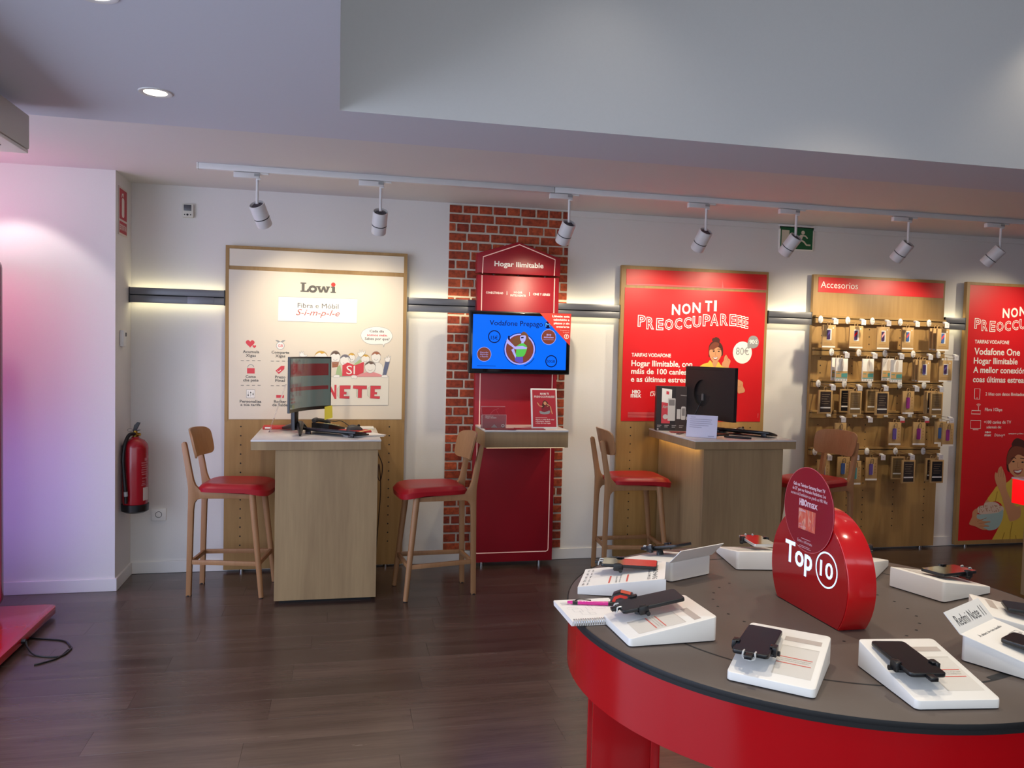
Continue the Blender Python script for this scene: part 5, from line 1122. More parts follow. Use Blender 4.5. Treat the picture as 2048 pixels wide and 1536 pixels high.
bm = nb(); tube(bm, smooth_path([(2.55, 5.28, ZD+.004), (2.50, 5.30, ZD+.03), (2.46, 5.30, ZD+.075), (2.48, 5.27, ZD+.12), (2.53, 5.24, ZD+.13)]), .0028, 8); tag(part('power_cable', bm, M_BLACK), 'black cable arching behind the white notice card', 'cable')
bm = nb(); prism(bm, [(-.10, -.07), (.10, -.08), (.11, .07), (-.09, .08)], 'xy', .0005, .0018); o = part('paper_sheets', bm, M_PAPER, smooth=False); o.location = (2.80, 5.55, ZD); o.rotation_euler = (0, 0, rad(-12)); tag(o, 'white paper sheet lying behind the keyboard on the right desk', 'papers')

# ---------------------------------------------------------------- accessories panel
p3 = board('oak_display_unit', 'tall oak panel with hanging phone accessories under a red header', 3.740, 4.976, .018, 2.264)
holes(p3, (3.83, 4.12, 4.27, 4.56, 4.86), .20, 1.90, .0605)
hd = poster(p3, 'header_sign', M_REDP, [(3.7823, 2.124), (4.9571, 2.1162), (4.958, 2.2386), (3.7819, 2.2453)])
wpart('lettering', fit('Accesorios', (3.8033, 4.143, 2.1593, 0.0521), YQ-.0004, bold=.0), M_PW, hd, smooth=False)
BARS = [1.905, 1.645, 1.388, 1.137, .836]
for z in BARS:
    bm = nb(); box(bm, 3.748, 4.970, 5.722, YP, z-.032, z+.006, .0015, 1); box(bm, 3.748, 4.970, 5.722, YP, z+.012, z+.030, .0015, 1); b_ = wpart('hanging_bar', bm, wood('oak_across', '#8a6a3c', '#b08c56', 'X'), p3)
    bm = nb(); box(bm, 3.75, 4.968, 5.735, YP, z+.005, z+.013); wpart('groove', bm, M_BLKM, b_)
ORD = ['first', 'second', 'third', 'fourth', 'fifth']; ROWN = ['top', 'second', 'third', 'fourth', 'bottom']
HX = [(3.791, 4.037, 4.264, 4.526, 4.800), (3.902, 4.152, 4.396, 4.662, 4.905), (3.793, 4.030, 4.265, 4.548, 4.780), (3.895, 4.135, 4.426, 4.654, 4.887), (3.787, 4.029, 4.266, 4.535, 4.802)]
M_TAG = mat('price_tag', '#c9c4c6', .4); M_TAGR = mat('price_tag_red', '#c4404a', .4)
def make_hook(plate=True, red=False):
    t = thing('display_hook', 'x', 'hook', group='white display hooks on the accessories panel')
    bm = nb()
    if plate: lathe(bm, [(0, 0), (.024, 0), (.024, .004), (.019, .008), (0, .009)], 20, Matrix.Rotation(rad(90), 4, 'X') @ Matrix.Diagonal((.9, 1.25, 1, 1)))
    else: box(bm, -.018, .018, -.012, 0, -.016, .014, .003)
    part('wall_plate', bm, M_WHITE, t)
    bm = nb(); tube(bm, smooth_path([(0, -.008, -.012), (0, -.10, -.024), (0, -.185, -.030), (0, -.195, -.020)], 3), .0019, 6); tube(bm, [(0, -.008, .008), (0, -.19, -.006)], .0019, 6); part('prong', bm, M_STEEL, t)
    bm = nb(); box(bm, -.013, .013, -.200, -.172, -.012, .002, .002); box(bm, -.020, .008, -.190, -.176, .0, .006, .001); th_ = part('tag_holder', bm, M_WHITE, t)
    bm = nb(); box(bm, -.021, .021, -.206, -.203, -.044, -.004, .001, 1); pt = part('price_tag', bm, M_TAG, t)
    if red: bm = nb(); sheet(bm, [(-.021, -.044), (.021, -.044), (.021, -.028), (-.021, -.028)], 'xz', -.2064); part('red_band', bm, M_TAGR, pt, smooth=False)
    else: bm = nb(); band(bm, [(-.006, -.022), (.006, -.022)], .004, 'xz', -.2064); part('printed_price', bm, M_PLGREY, pt, smooth=False)
    return t
HK = make_hook(); HB = make_hook(False); HR = make_hook(False, True); used = set()
for r in range(5):
    for i, x in enumerate(HX[r]):
        src = HK if r != 3 else (HR if i in (2, 3) else HB)
        o = src if src.name not in used else dup(src); used.add(src.name)
        o.location = (x, 5.722, BARS[r]-.004)
        o['label'] = '%s, %s from the left on the %s bar of accessories' % ('small white hook with red tag' if src is HR else ('small white hook' if r == 3 else 'round white hook'), ORD[i], ROWN[r])
# hanging packs
M_K2 = mat('kraft_shade', '#a67f4c', .7); M_CLR = mat('pack_window', '#d9d4cf', .15); M_PB = mat('pack_white', '#e6e0d8', .4); M_TEAL = mat('pack_teal', '#4f8d86', .5); M_PUR = mat('pack_purple', '#5b4a8c', .4); M_MAG = mat('pack_magenta', '#8c2f7a', .4)
M_WIN = mat('dark_window', '#3a302c', .15); M_MOSS = mat('pack_bronze', '#6e5634', .5); M_BLUE = mat('pack_blue', '#3f5f9a', .4); M_VIO = mat('pack_violet', '#3c2450', .4)
def hang(t, m, h):
    bm = nb(); tube(bm, [(-.012, 0, .0), (-.012, 0, .016), (-.006, 0, .024), (.006, 0, .024), (.012, 0, .016), (.012, 0, 0)], .0025, 5); part('hanger_loop', bm, m, t)
def case_pack(c1, c2):
    t = thing('accessory_pack', 'x', 'package', group='accessory packs on the hooks'); w, h = .114, .178
    bm = nb(); prism(bm, [(-w/2, -h), (w/2, -h), (w/2, 0), (-w/2, 0)], 'xz', -.007, .007, .001); cd_ = part('card_box', bm, M_KRAFT, t); hang(t, M_KRAFT, h)
    bm = nb(); sheet(bm, [(-.020, -.120), (.022, -.120), (.022, -.030), (-.020, -.030)], 'xz', -.0074); part('window', bm, M_CLR, cd_, smooth=False)
    bm = nb(); prism(bm, rrect(-.018, .008, -.112, -.038, .004, 2), 'xz', -.012, -.0076); pc_ = part('phone_case', bm, c1, cd_)
    bm = nb(); sheet(bm, [(-.018, -.09), (.008, -.06), (.008, -.04), (-.018, -.07)], 'xz', -.0124); part('case_pattern', bm, c2, cd_, smooth=False)
    bm = nb(); sheet(bm, [(-w/2, -h), (w/2, -h), (w/2, -h+.012), (-w/2, -h+.012)], 'xz', -.0074); sheet(bm, [(.030, -.028), (.040, -.028), (.040, -.018), (.030, -.018)], 'xz', -.0074); part('white_print', bm, M_PB, cd_, smooth=False)
    bm = nb(); band(bm, [(-.045, -h+.024), (.045, -h+.024)], .003, 'xz', -.0074); band(bm, [(-.04, -h+.036), (.03, -h+.036)], .005, 'xz', -.0074); part('printed_lines', bm, M_K2, cd_, smooth=False)
    return t
def screen_pack():
    t = thing('accessory_pack', 'x', 'package', group='accessory packs on the hooks'); w, h = .104, .182
    bm = nb(); prism(bm, [(-w/2, -h), (w/2, -h), (w/2, 0), (-w/2, 0)], 'xz', -.006, .006, .001); cd_ = part('card_box', bm, M_PB, t); hang(t, M_KRAFT, h)
    bm = nb(); sheet(bm, [(-.050, -.158), (.050, -.158), (.050, -.100), (-.050, -.100)], 'xz', -.0064); part('kraft_band', bm, M_KRAFT, cd_, smooth=False)
    bm = nb(); sheet(bm, [(-.002, -.148), (.050, -.148), (.050, -.115), (-.002, -.118)], 'xz', -.0068); sheet(bm, [(-.05, -.158), (.05, -.158), (.05, -.152), (-.05, -.152)], 'xz', -.0068); band(bm, [(-.045, -.120), (-.015, -.120)], .006, 'xz', -.0068); part('teal_print', bm, M_TEAL, cd_, smooth=False)
    bm = nb(); sheet(bm, smooth2([(-.012, -.09), (.01, -.095), (.016, -.03), (.004, -.005), (-.01, -.03)], 3), 'xz', -.0064); part('printed_picture', bm, mat('pack_picture', '#cdbfb2', .5), cd_, smooth=False)
    bm = nb()
    for i in range(4): sheet(bm, ell(-.036+i*.024, -.170, .005, n=8), 'xz', -.0066)
    part('printed_icons', bm, M_PLGREY, cd_, smooth=False); return t
def window_pack(wm):
    t = thing('accessory_pack', 'x', 'package', group='accessory packs on the hooks'); w, h = .118, .188
    bm = nb(); prism(bm, [(-w/2, -h), (w/2, -h), (w/2, 0), (-w/2, 0)], 'xz', -.008, .008, .001); cd_ = part('card_box', bm, M_KRAFT, t); hang(t, M_KRAFT, h)
    bm = nb(); prism(bm, [(-w/2+.012, -h+.012), (w/2-.012, -h+.012), (w/2-.012, -.012), (-w/2+.012, -.012)], 'xz', -.0086, -.0078); part('window', bm, wm, cd_, smooth=False)
    bm = nb(); band(bm, [(-w/2+.015, -h+.048), (w/2-.015, -h+.048)], .011, 'xz', -.0090); part('kraft_strip', bm, M_CLR, cd_, smooth=False)
    bm = nb()
    for i in range(5): band(bm, [(-.035+.004*(i % 2), -.035-i*.018), (.035-.01*(i % 3), -.035-i*.018)], .004, 'xz', -.0090)
    part('printed_lines', bm, mat('window_print', '#7d6a52', .5), cd_, smooth=False); return t
def tall_pack(c):
    t = thing('accessory_pack', 'x', 'package', group='accessory packs on the hooks'); w, h = .106, .186
    bm = nb(); prism(bm, [(-w/2, -h), (w/2, -h), (w/2, 0), (-w/2, 0)], 'xz', -.007, .007, .001); cd_ = part('card_box', bm, M_KRAFT, t); hang(t, M_KRAFT, h)
    bm = nb(); sheet(bm, [(.004, -.140), (.016, -.140), (.016, -.052), (.004, -.052)], 'xz', -.0074); sheet(bm, [(-w/2, -h), (w/2, -h), (w/2, -h+.014), (-w/2, -h+.014)], 'xz', -.0074); part('white_print', bm, M_PB, cd_, smooth=False)
    bm = nb(); prism(bm, rrect(-.022, .010, -.140, -.050, .006, 2), 'xz', -.013, -.0076); part('phone_case', bm, c, cd_)
    bm = nb(); tube(bm, smooth_path([(-.012, -.012, -.06), (-.012, -.015, -.02), (.01, -.015, -.012), (.012, -.012, -.05)], 4), .0018, 6); part('cord', bm, M_DGREY, cd_)
    bm = nb()
    for i in range(4): sheet(bm, ell(.034, -.05-i*.024, .006, n=8), 'xz', -.0074)
    part('printed_icons', bm, M_K2, cd_, smooth=False); return t
K = {'c1': lambda: case_pack(M_VIO, M_PUR), 'c2': lambda: case_pack(M_VIO, M_RED), 'c3': lambda: case_pack(M_VIO, M_PINK), 'c4': lambda: case_pack(M_BLUE, M_PRED), 'c5': lambda: case_pack(M_PUR, M_PUR), 's': screen_pack,
     'w': lambda: window_pack(M_WIN), 'wb': lambda: window_pack(M_BLACK), 'wm': lambda: window_pack(M_MOSS), 't1': lambda: tall_pack(M_PUR), 't2': lambda: tall_pack(M_MAG), 't3': lambda: tall_pack(M_BLUE), 't4': lambda: tall_pack(M_TEAL)}
PROTO = {}
KN = {'c1': 'dark purple case pack', 'c2': 'red and purple case pack', 'c3': 'pink striped case pack', 'c4': 'blue and red case pack', 'c5': 'lilac case pack', 's': 'white and teal pack', 'w': 'dark window pack', 'wb': 'black window pack', 'wm': 'bronze window pack', 't1': 'purple corded case pack', 't2': 'magenta corded case pack', 't3': 'blue corded case pack', 't4': 'teal corded case pack'}
PACKS = [(0,0,'c1',5.606,.171),(0,1,'c2',5.609,.171),(0,2,'c3',5.584,.171),(0,3,'c4',5.628,.171),(0,4,'c4',5.560,.171),(0,4,'c1',5.605,0),(0,4,'c2',5.640,0),
 (1,0,'s',5.584,0),(1,0,'s',5.640,0),(1,1,'s',5.601,0),(1,2,'s',5.578,0),(1,2,'s',5.680,0),(1,3,'c5',5.587,0),(1,3,'c1',5.625,0),(1,3,'c5',5.650,0),(1,4,'c1',5.636,0),(1,4,'w',5.600,0),
 (2,0,'w',5.620,0),(2,1,'wm',5.578,0),(2,1,'wb',5.690,0),(2,2,'w',5.565,0),(2,2,'wm',5.685,0),(2,3,'t2',5.616,0),(2,4,'wm',5.575,0),(2,4,'w',5.615,0),(2,4,'wm',5.645,0),
 (3,0,'t3',5.556,0),(3,2,'t1',5.604,0),(3,3,'t2',5.605,0),(3,4,'t2',5.556,0),(3,4,'t3',5.639,0),
 (4,0,'t1',5.60,0),(4,1,'t3',5.690,0),(4,1,'t4',5.539,0),(4,2,'t1',5.661,0),(4,3,'w',5.562,0),(4,3,'wm',5.688,0),(4,4,'wb',5.561,0),(4,4,'w',5.62,0)]
from collections import Counter
seen = Counter()
PACKS = [p for p in PACKS if not (p[0] == 1 and p[1] == 4 and p[2] == 'w')]
cnt = Counter((p[0], p[1]) for p in PACKS)
for r, i, kd, y, _ in sorted(PACKS, key=lambda p: (p[0], p[1], p[3])):
    if kd not in PROTO: o = PROTO[kd] = K[kd]()
    else: o = dup(PROTO[kd])
    yy = y; fr_ = (5.722-yy)/.20
    zt = BARS[r]-.004-.013-.018*fr_-.024
    o.location = (HX[r][i], yy, zt); o.rotation_euler = (0, 0, rad(random.Random(r*31+i*7+int(y*1000)).uniform(-7, 5)))
    k = seen[(r, i)]; seen[(r, i)] += 1
    pos = '' if cnt[(r, i)] == 1 else ('front ' if k == 0 else ('back ' if k == cnt[(r, i)]-1 else 'middle '))
    o['label'] = '%s%s on the %s hook of the %s bar' % (pos, KN[kd], ORD[i], ROWN[r])

# ---------------------------------------------------------------- round table
ZT = .92; CX, CY, RT = 1.272, 1.895, .667
tb = thing('round_table', 'large round display table with slate top and red rim in the foreground', 'table', (CX, CY, 0))
bm = nb(); lathe(bm, [(0, ZT), (.20, ZT), (.45, ZT), (RT-.006, ZT), (RT-.001, ZT-.003), (RT-.001, ZT-.012), (0, ZT-.012)], 96); part('tabletop', bm, M_SLATE, tb)
bm = nb(); lathe(bm, [(RT-.004, ZT-.0125), (RT+.001, ZT-.0125), (RT+.002, ZT-.005), (RT+.0005, ZT-.001), (RT-.003, ZT-.0035)], 96)
lathe(bm, [(0, ZT-.012), (RT+.001, ZT-.012), (RT+.001, ZT-.022), (0, ZT-.022)], 96); part('edge_band', bm, M_BLKM, tb)
bm = nb(); lathe(bm, [(RT-.012, ZT-.0225), (RT-.002, ZT-.0225), (RT-.002, ZT-.168), (RT-.016, ZT-.168), (RT-.016, ZT-.0225)], 96); part('apron', bm, M_RED, tb)
for a in (168, 48, 288):
    ca, sa = math.cos(rad(a)), math.sin(rad(a))
    bm = nb(); M = Matrix.Translation((0, 0, 0)) @ Matrix.Rotation(rad(a), 4, 'Z')
    box(bm, .42, .445, -.064, .064, .0, ZT-.03, .002); box(bm, .445, .60, -.064, -.044, 0, ZT-.03, .002); box(bm, .445, .60, .044, .064, 0, ZT-.03, .002); xform(bm, M); part('leg', bm, M_RED, tb)
bm = nb(); lathe(bm, [(0, .02), (.50, .02), (.50, .05), (0, .05)], 48); part('base_shelf', bm, M_RED, tb)
bm = nb()   # round groove cut in the top
gr = .505
lathe(bm, [(gr-.003, ZT+.0004), (gr+.003, ZT+.0004)], 96); part('groove', bm, M_BLKM, tb, smooth=False)
bm = nb()
for k in range(24):
    a = rad(118+k*13.5); rr = .262
    for dr in (0,): sheet(bm, ell(.0+rr*math.cos(a), .012+rr*math.sin(a), .0042, n=8), 'xy', ZT+.0005)
part('cable_holes', bm, M_BLKM, tb, smooth=False, kind='stuff')
bm = nb(); sheet(bm, [(.10, -.495), (.17, -.472), (.166, -.458), (.10, -.478)], 'xy', ZT+.0006); part('cable_slot', bm, M_BLKM, tb, smooth=False)

# illuminated half-disc sign, front faces -x
sg = thing('top_ten_sign', 'red half-disc sign with glowing letters standing in the middle of the round table', 'sign', (1.265, 1.862, ZT))
SX0, SX1 = 1.225, 1.303; SC_, SR = 1.025, .1745
a0 = math.degrees(math.asin((ZT+.001-SC_)/SR)); prof = [(1.862+SR*math.cos(rad(a)), SC_+SR*math.sin(rad(a))) for a in [a0+(180-2*a0)*i/56 for i in range(57)]]
bm = nb(); prism(bm, prof, 'yz', SX0, SX1, .0015); sb = wpart('housing', bm, mat('sign_gloss_red', '#c20c12', .16, coat=.5), sg)
bm = nb(); prism(bm, [(1.862+(y-1.862)*.985, ZT+.002+(z-ZT)*.985) for y, z in prof], 'yz', SX0-.002, SX0); fp = wpart('front_panel', bm, mat('sign_front_red', '#9c0610', .14, coat=.5), sg)
GL = mat('sign_glow', '#dff0ff', .3, emit='#a8d8ff', es=.85)
def ytext(bm, s, T, d, **kw): text(bm, s, -T[0], -T[1], T[2], T[3], 'yz', d, flip=-1, **kw)
def YT(l, r, base, cap):   # y left, y right (left has the larger y when seen from the front)
    return (l, r, base, cap)
bm = nb()
L1 = [(1.9662, 1.0874), (1.8421, 1.0864), (1.9614, 1.036), (1.8743, 1.0244), (1.8385, 1.0346)]
def fit_y(bm, s, yl, yr, zb, cap, d, **kw):
    text(bm, s, -yl, -yr, zb, cap, 'yz', d, flip=-1, **kw)
TP = [(1.9662, 1.0874), (1.8385, 1.0563), (1.9497, 1.0365), (1.9443, 1.0927)]
fit_y(bm, 'Top', TP[0][0], TP[1][0], TP[2][1], TP[3][1]-TP[2][1], SX0-.0025, bold=.02)
RC = [(1.7752, 1.0579), (1.7783, 1.1044), (1.772, 1.0118), (1.8212, 1.0564), (1.7316, 1.0603)]
rz_ = (RC[1][1]-RC[2][1])/2; zc = (RC[1][1]+RC[2][1])/2; yc = (RC[3][0]+RC[4][0])/2; ry = abs(RC[3][0]-RC[4][0])/2
rad_ = (rz_+ry)/2
band(bm, ell(yc, zc, rad_*.97, n=48), .0042, 'yz', SX0-.0025, True)
fit_y(bm, '10', yc+rad_*.60, yc-rad_*.60, zc-rad_*.43, rad_*.86, SX0-.0025, bold=.012)
wpart('glowing_letters', bm, GL, fp, smooth=False)

dc = thing('promo_disc', 'round dark red promotion card stuck above the half-disc sign', 'promo card', (1.222, 1.862, 1.082))
DCY, DCZ, DR = 1.862, 1.195, .1125
bm = nb(); prism(bm, ell(DCY, DCZ, DR, n=64), 'yz', SX0-.0050, SX0-.0034); cd = wpart('card', bm, mat('disc_red', '#86081c', .22, coat=.3), dc)
bm = nb(); band(bm, ell(DCY, DCZ, DR-.0006, n=64), .0012, 'yz', SX0-.0053, True); wpart('pale_edge', bm, mat('disc_edge', '#d46a72', .4), cd, smooth=False)
bm = nb(); dd = SX0-.0054
G = [(1.9343, 1.2582), (1.7769, 1.2579), (1.9459, 1.2352), (1.7641, 1.2349), (1.8964, 1.214), (1.8114, 1.2126), (1.8983, 1.2247), (1.9336, 1.2648)]
fit_y(bm, 'Gaña un Televisor Samsung Smart TV', 1.935, 1.790, 1.252, .0085, dd, bold=.03, res=1)
fit_y(bm, 'de 55" para ver Animales Fantásticos: Los', 1.938, 1.786, 1.239, .0085, dd, bold=.02, res=1)
fit_y(bm, 'secretos de Dumbledore ao grande en HBO Max', 1.945, 1.779, 1.226, .0085, dd, bold=.01, res=1)
fit_y(bm, 'HBO', 1.903, 1.867, 1.203, .0155, dd, bold=.06, res=2); fit_y(bm, 'max', 1.866, 1.820, 1.203, .0185, dd, bold=.02, res=2)
fit_y(bm, 'Entra e infórmate', 1.905, 1.838, 1.103, .0085, dd, bold=.0, res=1); band(bm, [(1.888, 1.115), (1.846, 1.115)], .0012, 'yz', dd)
for i, (a, b) in enumerate(((1.895, 1.848), (1.90, 1.842))): band(bm, [(a, 1.095-i*.004), (b, 1.095-i*.004)], .001, 'yz', dd)
wpart('lettering', bm, mat('disc_print', '#d9b9c2', .5), cd, smooth=False)
# small abstract picture of a television screen: colour gradient
m = bpy.data.materials.new('abstract_picture'); nt, b = nodes(m)
tc = nt.nodes.new('ShaderNodeTexCoord'); wv = nt.nodes.new('ShaderNodeTexNoise'); wv.inputs['Scale'].default_value = 38; wv.inputs['Distortion'].default_value = 2.5
mpn = nt.nodes.new('ShaderNodeMapping'); mpn.inputs['Scale'].default_value = (1, 1, .25); mpn.inputs['Rotation'].default_value = (.35, 0, 0); nt.links.new(tc.outputs['Object'], mpn.inputs['Vector']); nt.links.new(mpn.outputs[0], wv.inputs['Vector'])
cr = nt.nodes.new('ShaderNodeValToRGB'); e = cr.color_ramp.elements; e[0].position = .3; e[0].color = lin('#b0345c'); e[1].position = .75; e[1].color = lin('#3f7f7c')
for p_, c_ in ((.42, '#c8624a'), (.5, '#d0503c'), (.58, '#d9a08a'), (.66, '#c24a3c')): k_ = e.new(p_); k_.color = lin(c_)
nt.links.new(wv.outputs['Fac'], cr.inputs[0]); nt.links.new(cr.outputs[0], b.inputs['Base Color']); b.inputs['Roughness'].default_value = .3
bm = nb(); sheet(bm, [(1.904, 1.139), (1.827, 1.139), (1.827, 1.194), (1.904, 1.194)], 'yz', dd); wpart('abstract_picture', bm, m, cd, smooth=False)
bm = nb(); fit_y(bm, 'SAMSUNG', 1.902, 1.872, 1.186, .005, dd-.0003, bold=.03, res=1); fit_y(bm, 'QLED', 1.902, 1.890, 1.150, .004, dd-.0003, res=1); fit_y(bm, 'Smart TV', 1.902, 1.868, 1.143, .005, dd-.0003, res=1); wpart('picture_lettering', bm, mat('disc_print', '#d9b9c2', .5), cd, smooth=False)

# ---------------------------------------------------------------- display trays and phones
TW, TL, TF, TB = .176, .222, .020, .060
TA = math.atan2(TB-TF, TL)
def surf(x, y, h=0):
    return (x, y-h*math.sin(TA), TF+(TB-TF)*y/TL+h*math.cos(TA))
MS = Matrix.Translation((0, 0, TF)) @ Matrix.Rotation(TA, 4, 'X')     # tray surface frame
M_TRAY = mat('tray_white', '#ece9e2', .38); M_REC = mat('tray_recess', '#cfc9bf', .5); M_SLOT = mat('tray_slot', '#b9ada4', .5); M_SPEC = mat('spec_card', '#ddd9d1', .35); M_REDL_ = mat('spec_red', '#d9685c', .5); M_INK = mat('spec_ink', '#9a948c', .5)
def make_tray(label, variant='plain'):
    t = thing('phone_tray', label, 'display tray', group='white wedge phone trays on the round table')
    bm = nb(); prism(bm, [(0, .003), (TL, .003), (TL, TB), (0, TF)], 'yz', 0, TW)
    es = [e for e in bm.edges if abs(e.verts[0].co.z-e.verts[1].co.z) > .012 and abs(e.verts[0].co.y-e.verts[1].co.y) < .001]
    bmesh.ops.bevel(bm, geom=es, offset=.010, segments=4, profile=.5, affect='EDGES')
    top = [f for f in bm.faces if f.calc_center_median().z > .035 and f.normal.z > .5]
    bmesh.ops.bevel(bm, geom=list({e for f in top for e in f.edges}), offset=.0025, segments=2, profile=.5, affect='EDGES')
    bd_ = part('body', bm, M_TRAY, t)
    bm = nb(); prism(bm, rrect(.004, TW-.004, .004, TL-.004, .008, 3), 'xy', .0, .003); part('rubber_base', bm, M_BLKM, t)
    if variant in ('plain', 'bare'):
        # recessed spec window: frame lip and card
        bm = nb(); sheet(bm, [(.085, .030), (TW-.014, .030), (TW-.014, .150), (.085, .150)], 'xy', .0004); xform(bm, MS); part('spec_card', bm, M_SPEC, bd_, smooth=False)
        bm = nb(); band(bm, [(.085, .1495), (TW-.014, .1495)], .0022, 'xy', .0007); band(bm, [(.0855, .030), (.0855, .150)], .0022, 'xy', .0007); xform(bm, MS); part('recess_lip', bm, M_REC, bd_, smooth=False)
        bm = nb(); sheet(bm, [(.085, .172), (TW-.014, .172), (TW-.014, .190), (.085, .190)], 'xy', .0005); xform(bm, MS); part('label_slot', bm, M_SLOT, bd_, smooth=False)
    if variant == 'plain':
        bm = nb(); band(bm, [(.087, .102), (.155, .102)], .0028, 'xy', .0008); band(bm, [(.085, .078), (.155, .078)], .0028, 'xy', .0008); xform(bm, MS); part('red_lines', bm, M_REDL_, bd_, smooth=False)
        bm = nb(); text(bm, 'Fermosos momentos merecen unha gran pantalla', .087, .153, .0925, .0042, 'xy', .0009, res=1); text(bm, 'Tarifas con todos os smartphones', .087, .150, .0855, .0042, 'xy', .0009, res=1); xform(bm, MS); part('printed_text', bm, M_INK, bd_, smooth=False)
    return t
def phone(t_loc, rz, px_, py_, label, screen=None, mats=None, tilt=rad(-8), lift=.030, clip=True, yaw=0, L=.160, W=.075):
    """phone held above a tray; px_, py_ is its centre on the tray surface"""
    t = thing('smartphone', label, 'phone', t_loc, rz, group='phones on the display trays')
    MF = MS @ Matrix.Translation((px_, py_, lift)) @ Matrix.Rotation(yaw, 4, 'Z') @ Matrix.Rotation(tilt, 4, 'X')
    bm = nb(); prism(bm, rrect(-W/2, W/2, -L/2, L/2, .009, 4), 'xy', -.0045, .0045, .0018); xform(bm, MF); b_ = part('body', bm, mats or M_BLACK, t)
    bm = nb(); sheet(bm, rrect(-W/2+.002, W/2-.002, -L/2+.002, L/2-.002, .008, 4), 'xy', .0048); xform(bm, MF); sc_ = part('screen', bm, screen or M_SCREENB, t, smooth=False)
    # security clamp: post from the tray, cross arm and two jaws, plug at the lower end
    bm = nb(); cyl(bm, (0, -.03, -.0055), (0, -.03, -lift+.003), .009, .012, 18); xform(bm, MF); part('clamp_post', bm, M_BLACK, t)
    bm = nb(); box(bm, -W/2-.004, W/2+.004, -.044, -.016, -.011, -.0055, .001)
    for s in (-1, 1):
        box(bm, s*(W/2+.0045)-.0045, s*(W/2+.0045)+.0045, -.042, -.018, -.012, .008, .0015); box(bm, s*(W/2-.001)-.005, s*(W/2-.001)+.005, -.038, -.022, .0055, .0085, .001)
        cyl(bm, (s*(W/2+.004), -.022, -.010), (s*(W/2+.013), -.022, -.010), .0055, n=10)
    xform(bm, MF); part('clamp_jaws', bm, M_BLACK, t)
    bm = nb(); box(bm, -.008, .008, -L/2-.020, -L/2-.0005, -.004, .004, .0015); xform(bm, MF); part('charging_plug', bm, M_BLACK, t)
    if clip:
        bm = nb(); tube(bm, smooth_path([(-.012, -L/2+.004, .006), (-.012, -L/2-.006, .006), (-.012, -L/2-.009, -.004), (0, -L/2-.010, -.008), (.012, -L/2-.009, -.004), (.012, -L/2-.006, .006), (.012, -L/2+.004, .006)], 3), .002, 6); xform(bm, MF); part('clear_clip', bm, mat('clip_clear', '#c9c9c5', .15), t)
    return t, MF, sc_
def put(t, x, y, a): t.location = (x, y, ZT); t.rotation_euler = (0, 0, rad(a))
M_SREF = mat('screen_lit_red', '#5c1420', .12, emit='#7a2030', es=.15, coat=.4); M_SDK = mat('screen_dim', '#16181d', .10, coat=.4)
# t1 .. t10 in turn round the table, starting at the near left one
T = [(.661, 1.872, -88.5), (.802, 1.492, -41.5), (1.102, 1.300, -7.3), (1.484, 1.307, 26), (1.742, 1.509, 57), (1.878, 1.935, 105.5), (1.775, 2.245, 131.6), (1.452, 2.455, 170), (1.050, 2.441, 203), (.752, 2.262, -114.5)]
tr = make_tray('white wedge phone tray beside the spiral notebook on the round table'); put(tr, *T[0])
t2 = dup(tr); put(t2, *T[1]); t2['label'] = 'white wedge phone tray at the front of the round table, left of the nearest tray'
t3 = dup(tr); put(t3, *T[2]); t3['label'] = 'white wedge phone tray nearest the camera on the round table'
t6 = make_tray('white wedge phone tray at the far right of the round table with a red phone', 'bare'); put(t6, *T[5])
t4 = make_tray('white wedge phone tray with the printed folding name card at the right', 'card'); put(t4, *T[3])
t5 = make_tray('white wedge phone tray behind the folding name card at the right edge', 'bare'); put(t5, *T[4])
t7 = make_tray('white wedge phone tray mostly hidden behind the half-disc sign', 'bare'); put(t7, *T[6])
t8 = make_tray('white wedge phone tray at the back of the table, left of the half-disc sign', 'bare'); put(t8, *T[7])
t9 = make_tray('white wedge phone tray with a blank upright card at the back left', 'bare'); put(t9, *T[8])
t10 = make_tray('white wedge phone tray in a printed paper sleeve behind the notebook', 'sleeve'); put(t10, *T[9])
def at(i): return (T[i][0], T[i][1], ZT), rad(T[i][2])
phone(*at(0), .053, .108, 'dark phone on the tray beside the spiral notebook', screen=mat('screen_text', '#26262a', .15, coat=.4), lift=.026, tilt=0, yaw=rad(-4))
phone(*at(1), .042, .106, 'dark blue-black phone on the tray left of the nearest tray', screen=mat('screen_blueblack', '#141a26', .12, coat=.4), lift=.022)
phone(*at(2), .047, .116, 'black phone on the tray nearest the camera', lift=.019, clip=False, yaw=rad(-2))
ph4 = ph4 = phone(*at(3), .075, .082, 'dark phone lying beside the printed folding name card', lift=.022)
phone(*at(4), .080, .085, 'phone with a pale reflection behind the folding name card', lift=.026)
phone(*at(5), .075, .095, 'phone with red reflections at the far right of the round table', lift=.022)
phone(*at(6), .085, .11, 'dark phone behind the half-disc sign', lift=.03)
phone(*at(7), .060, .085, 'silver phone left of the half-disc sign', mats=mat('phone_silver', '#c9c6c2', .3, .5), lift=.026)
phone(*at(8), .060, .095, 'dark phone on the tray with the blank upright card at the back left', lift=.030, tilt=rad(5))
phone(*at(9), .055, .128, 'phone with olive and red reflections above the printed paper sleeve', lift=.022, tilt=rad(-9))
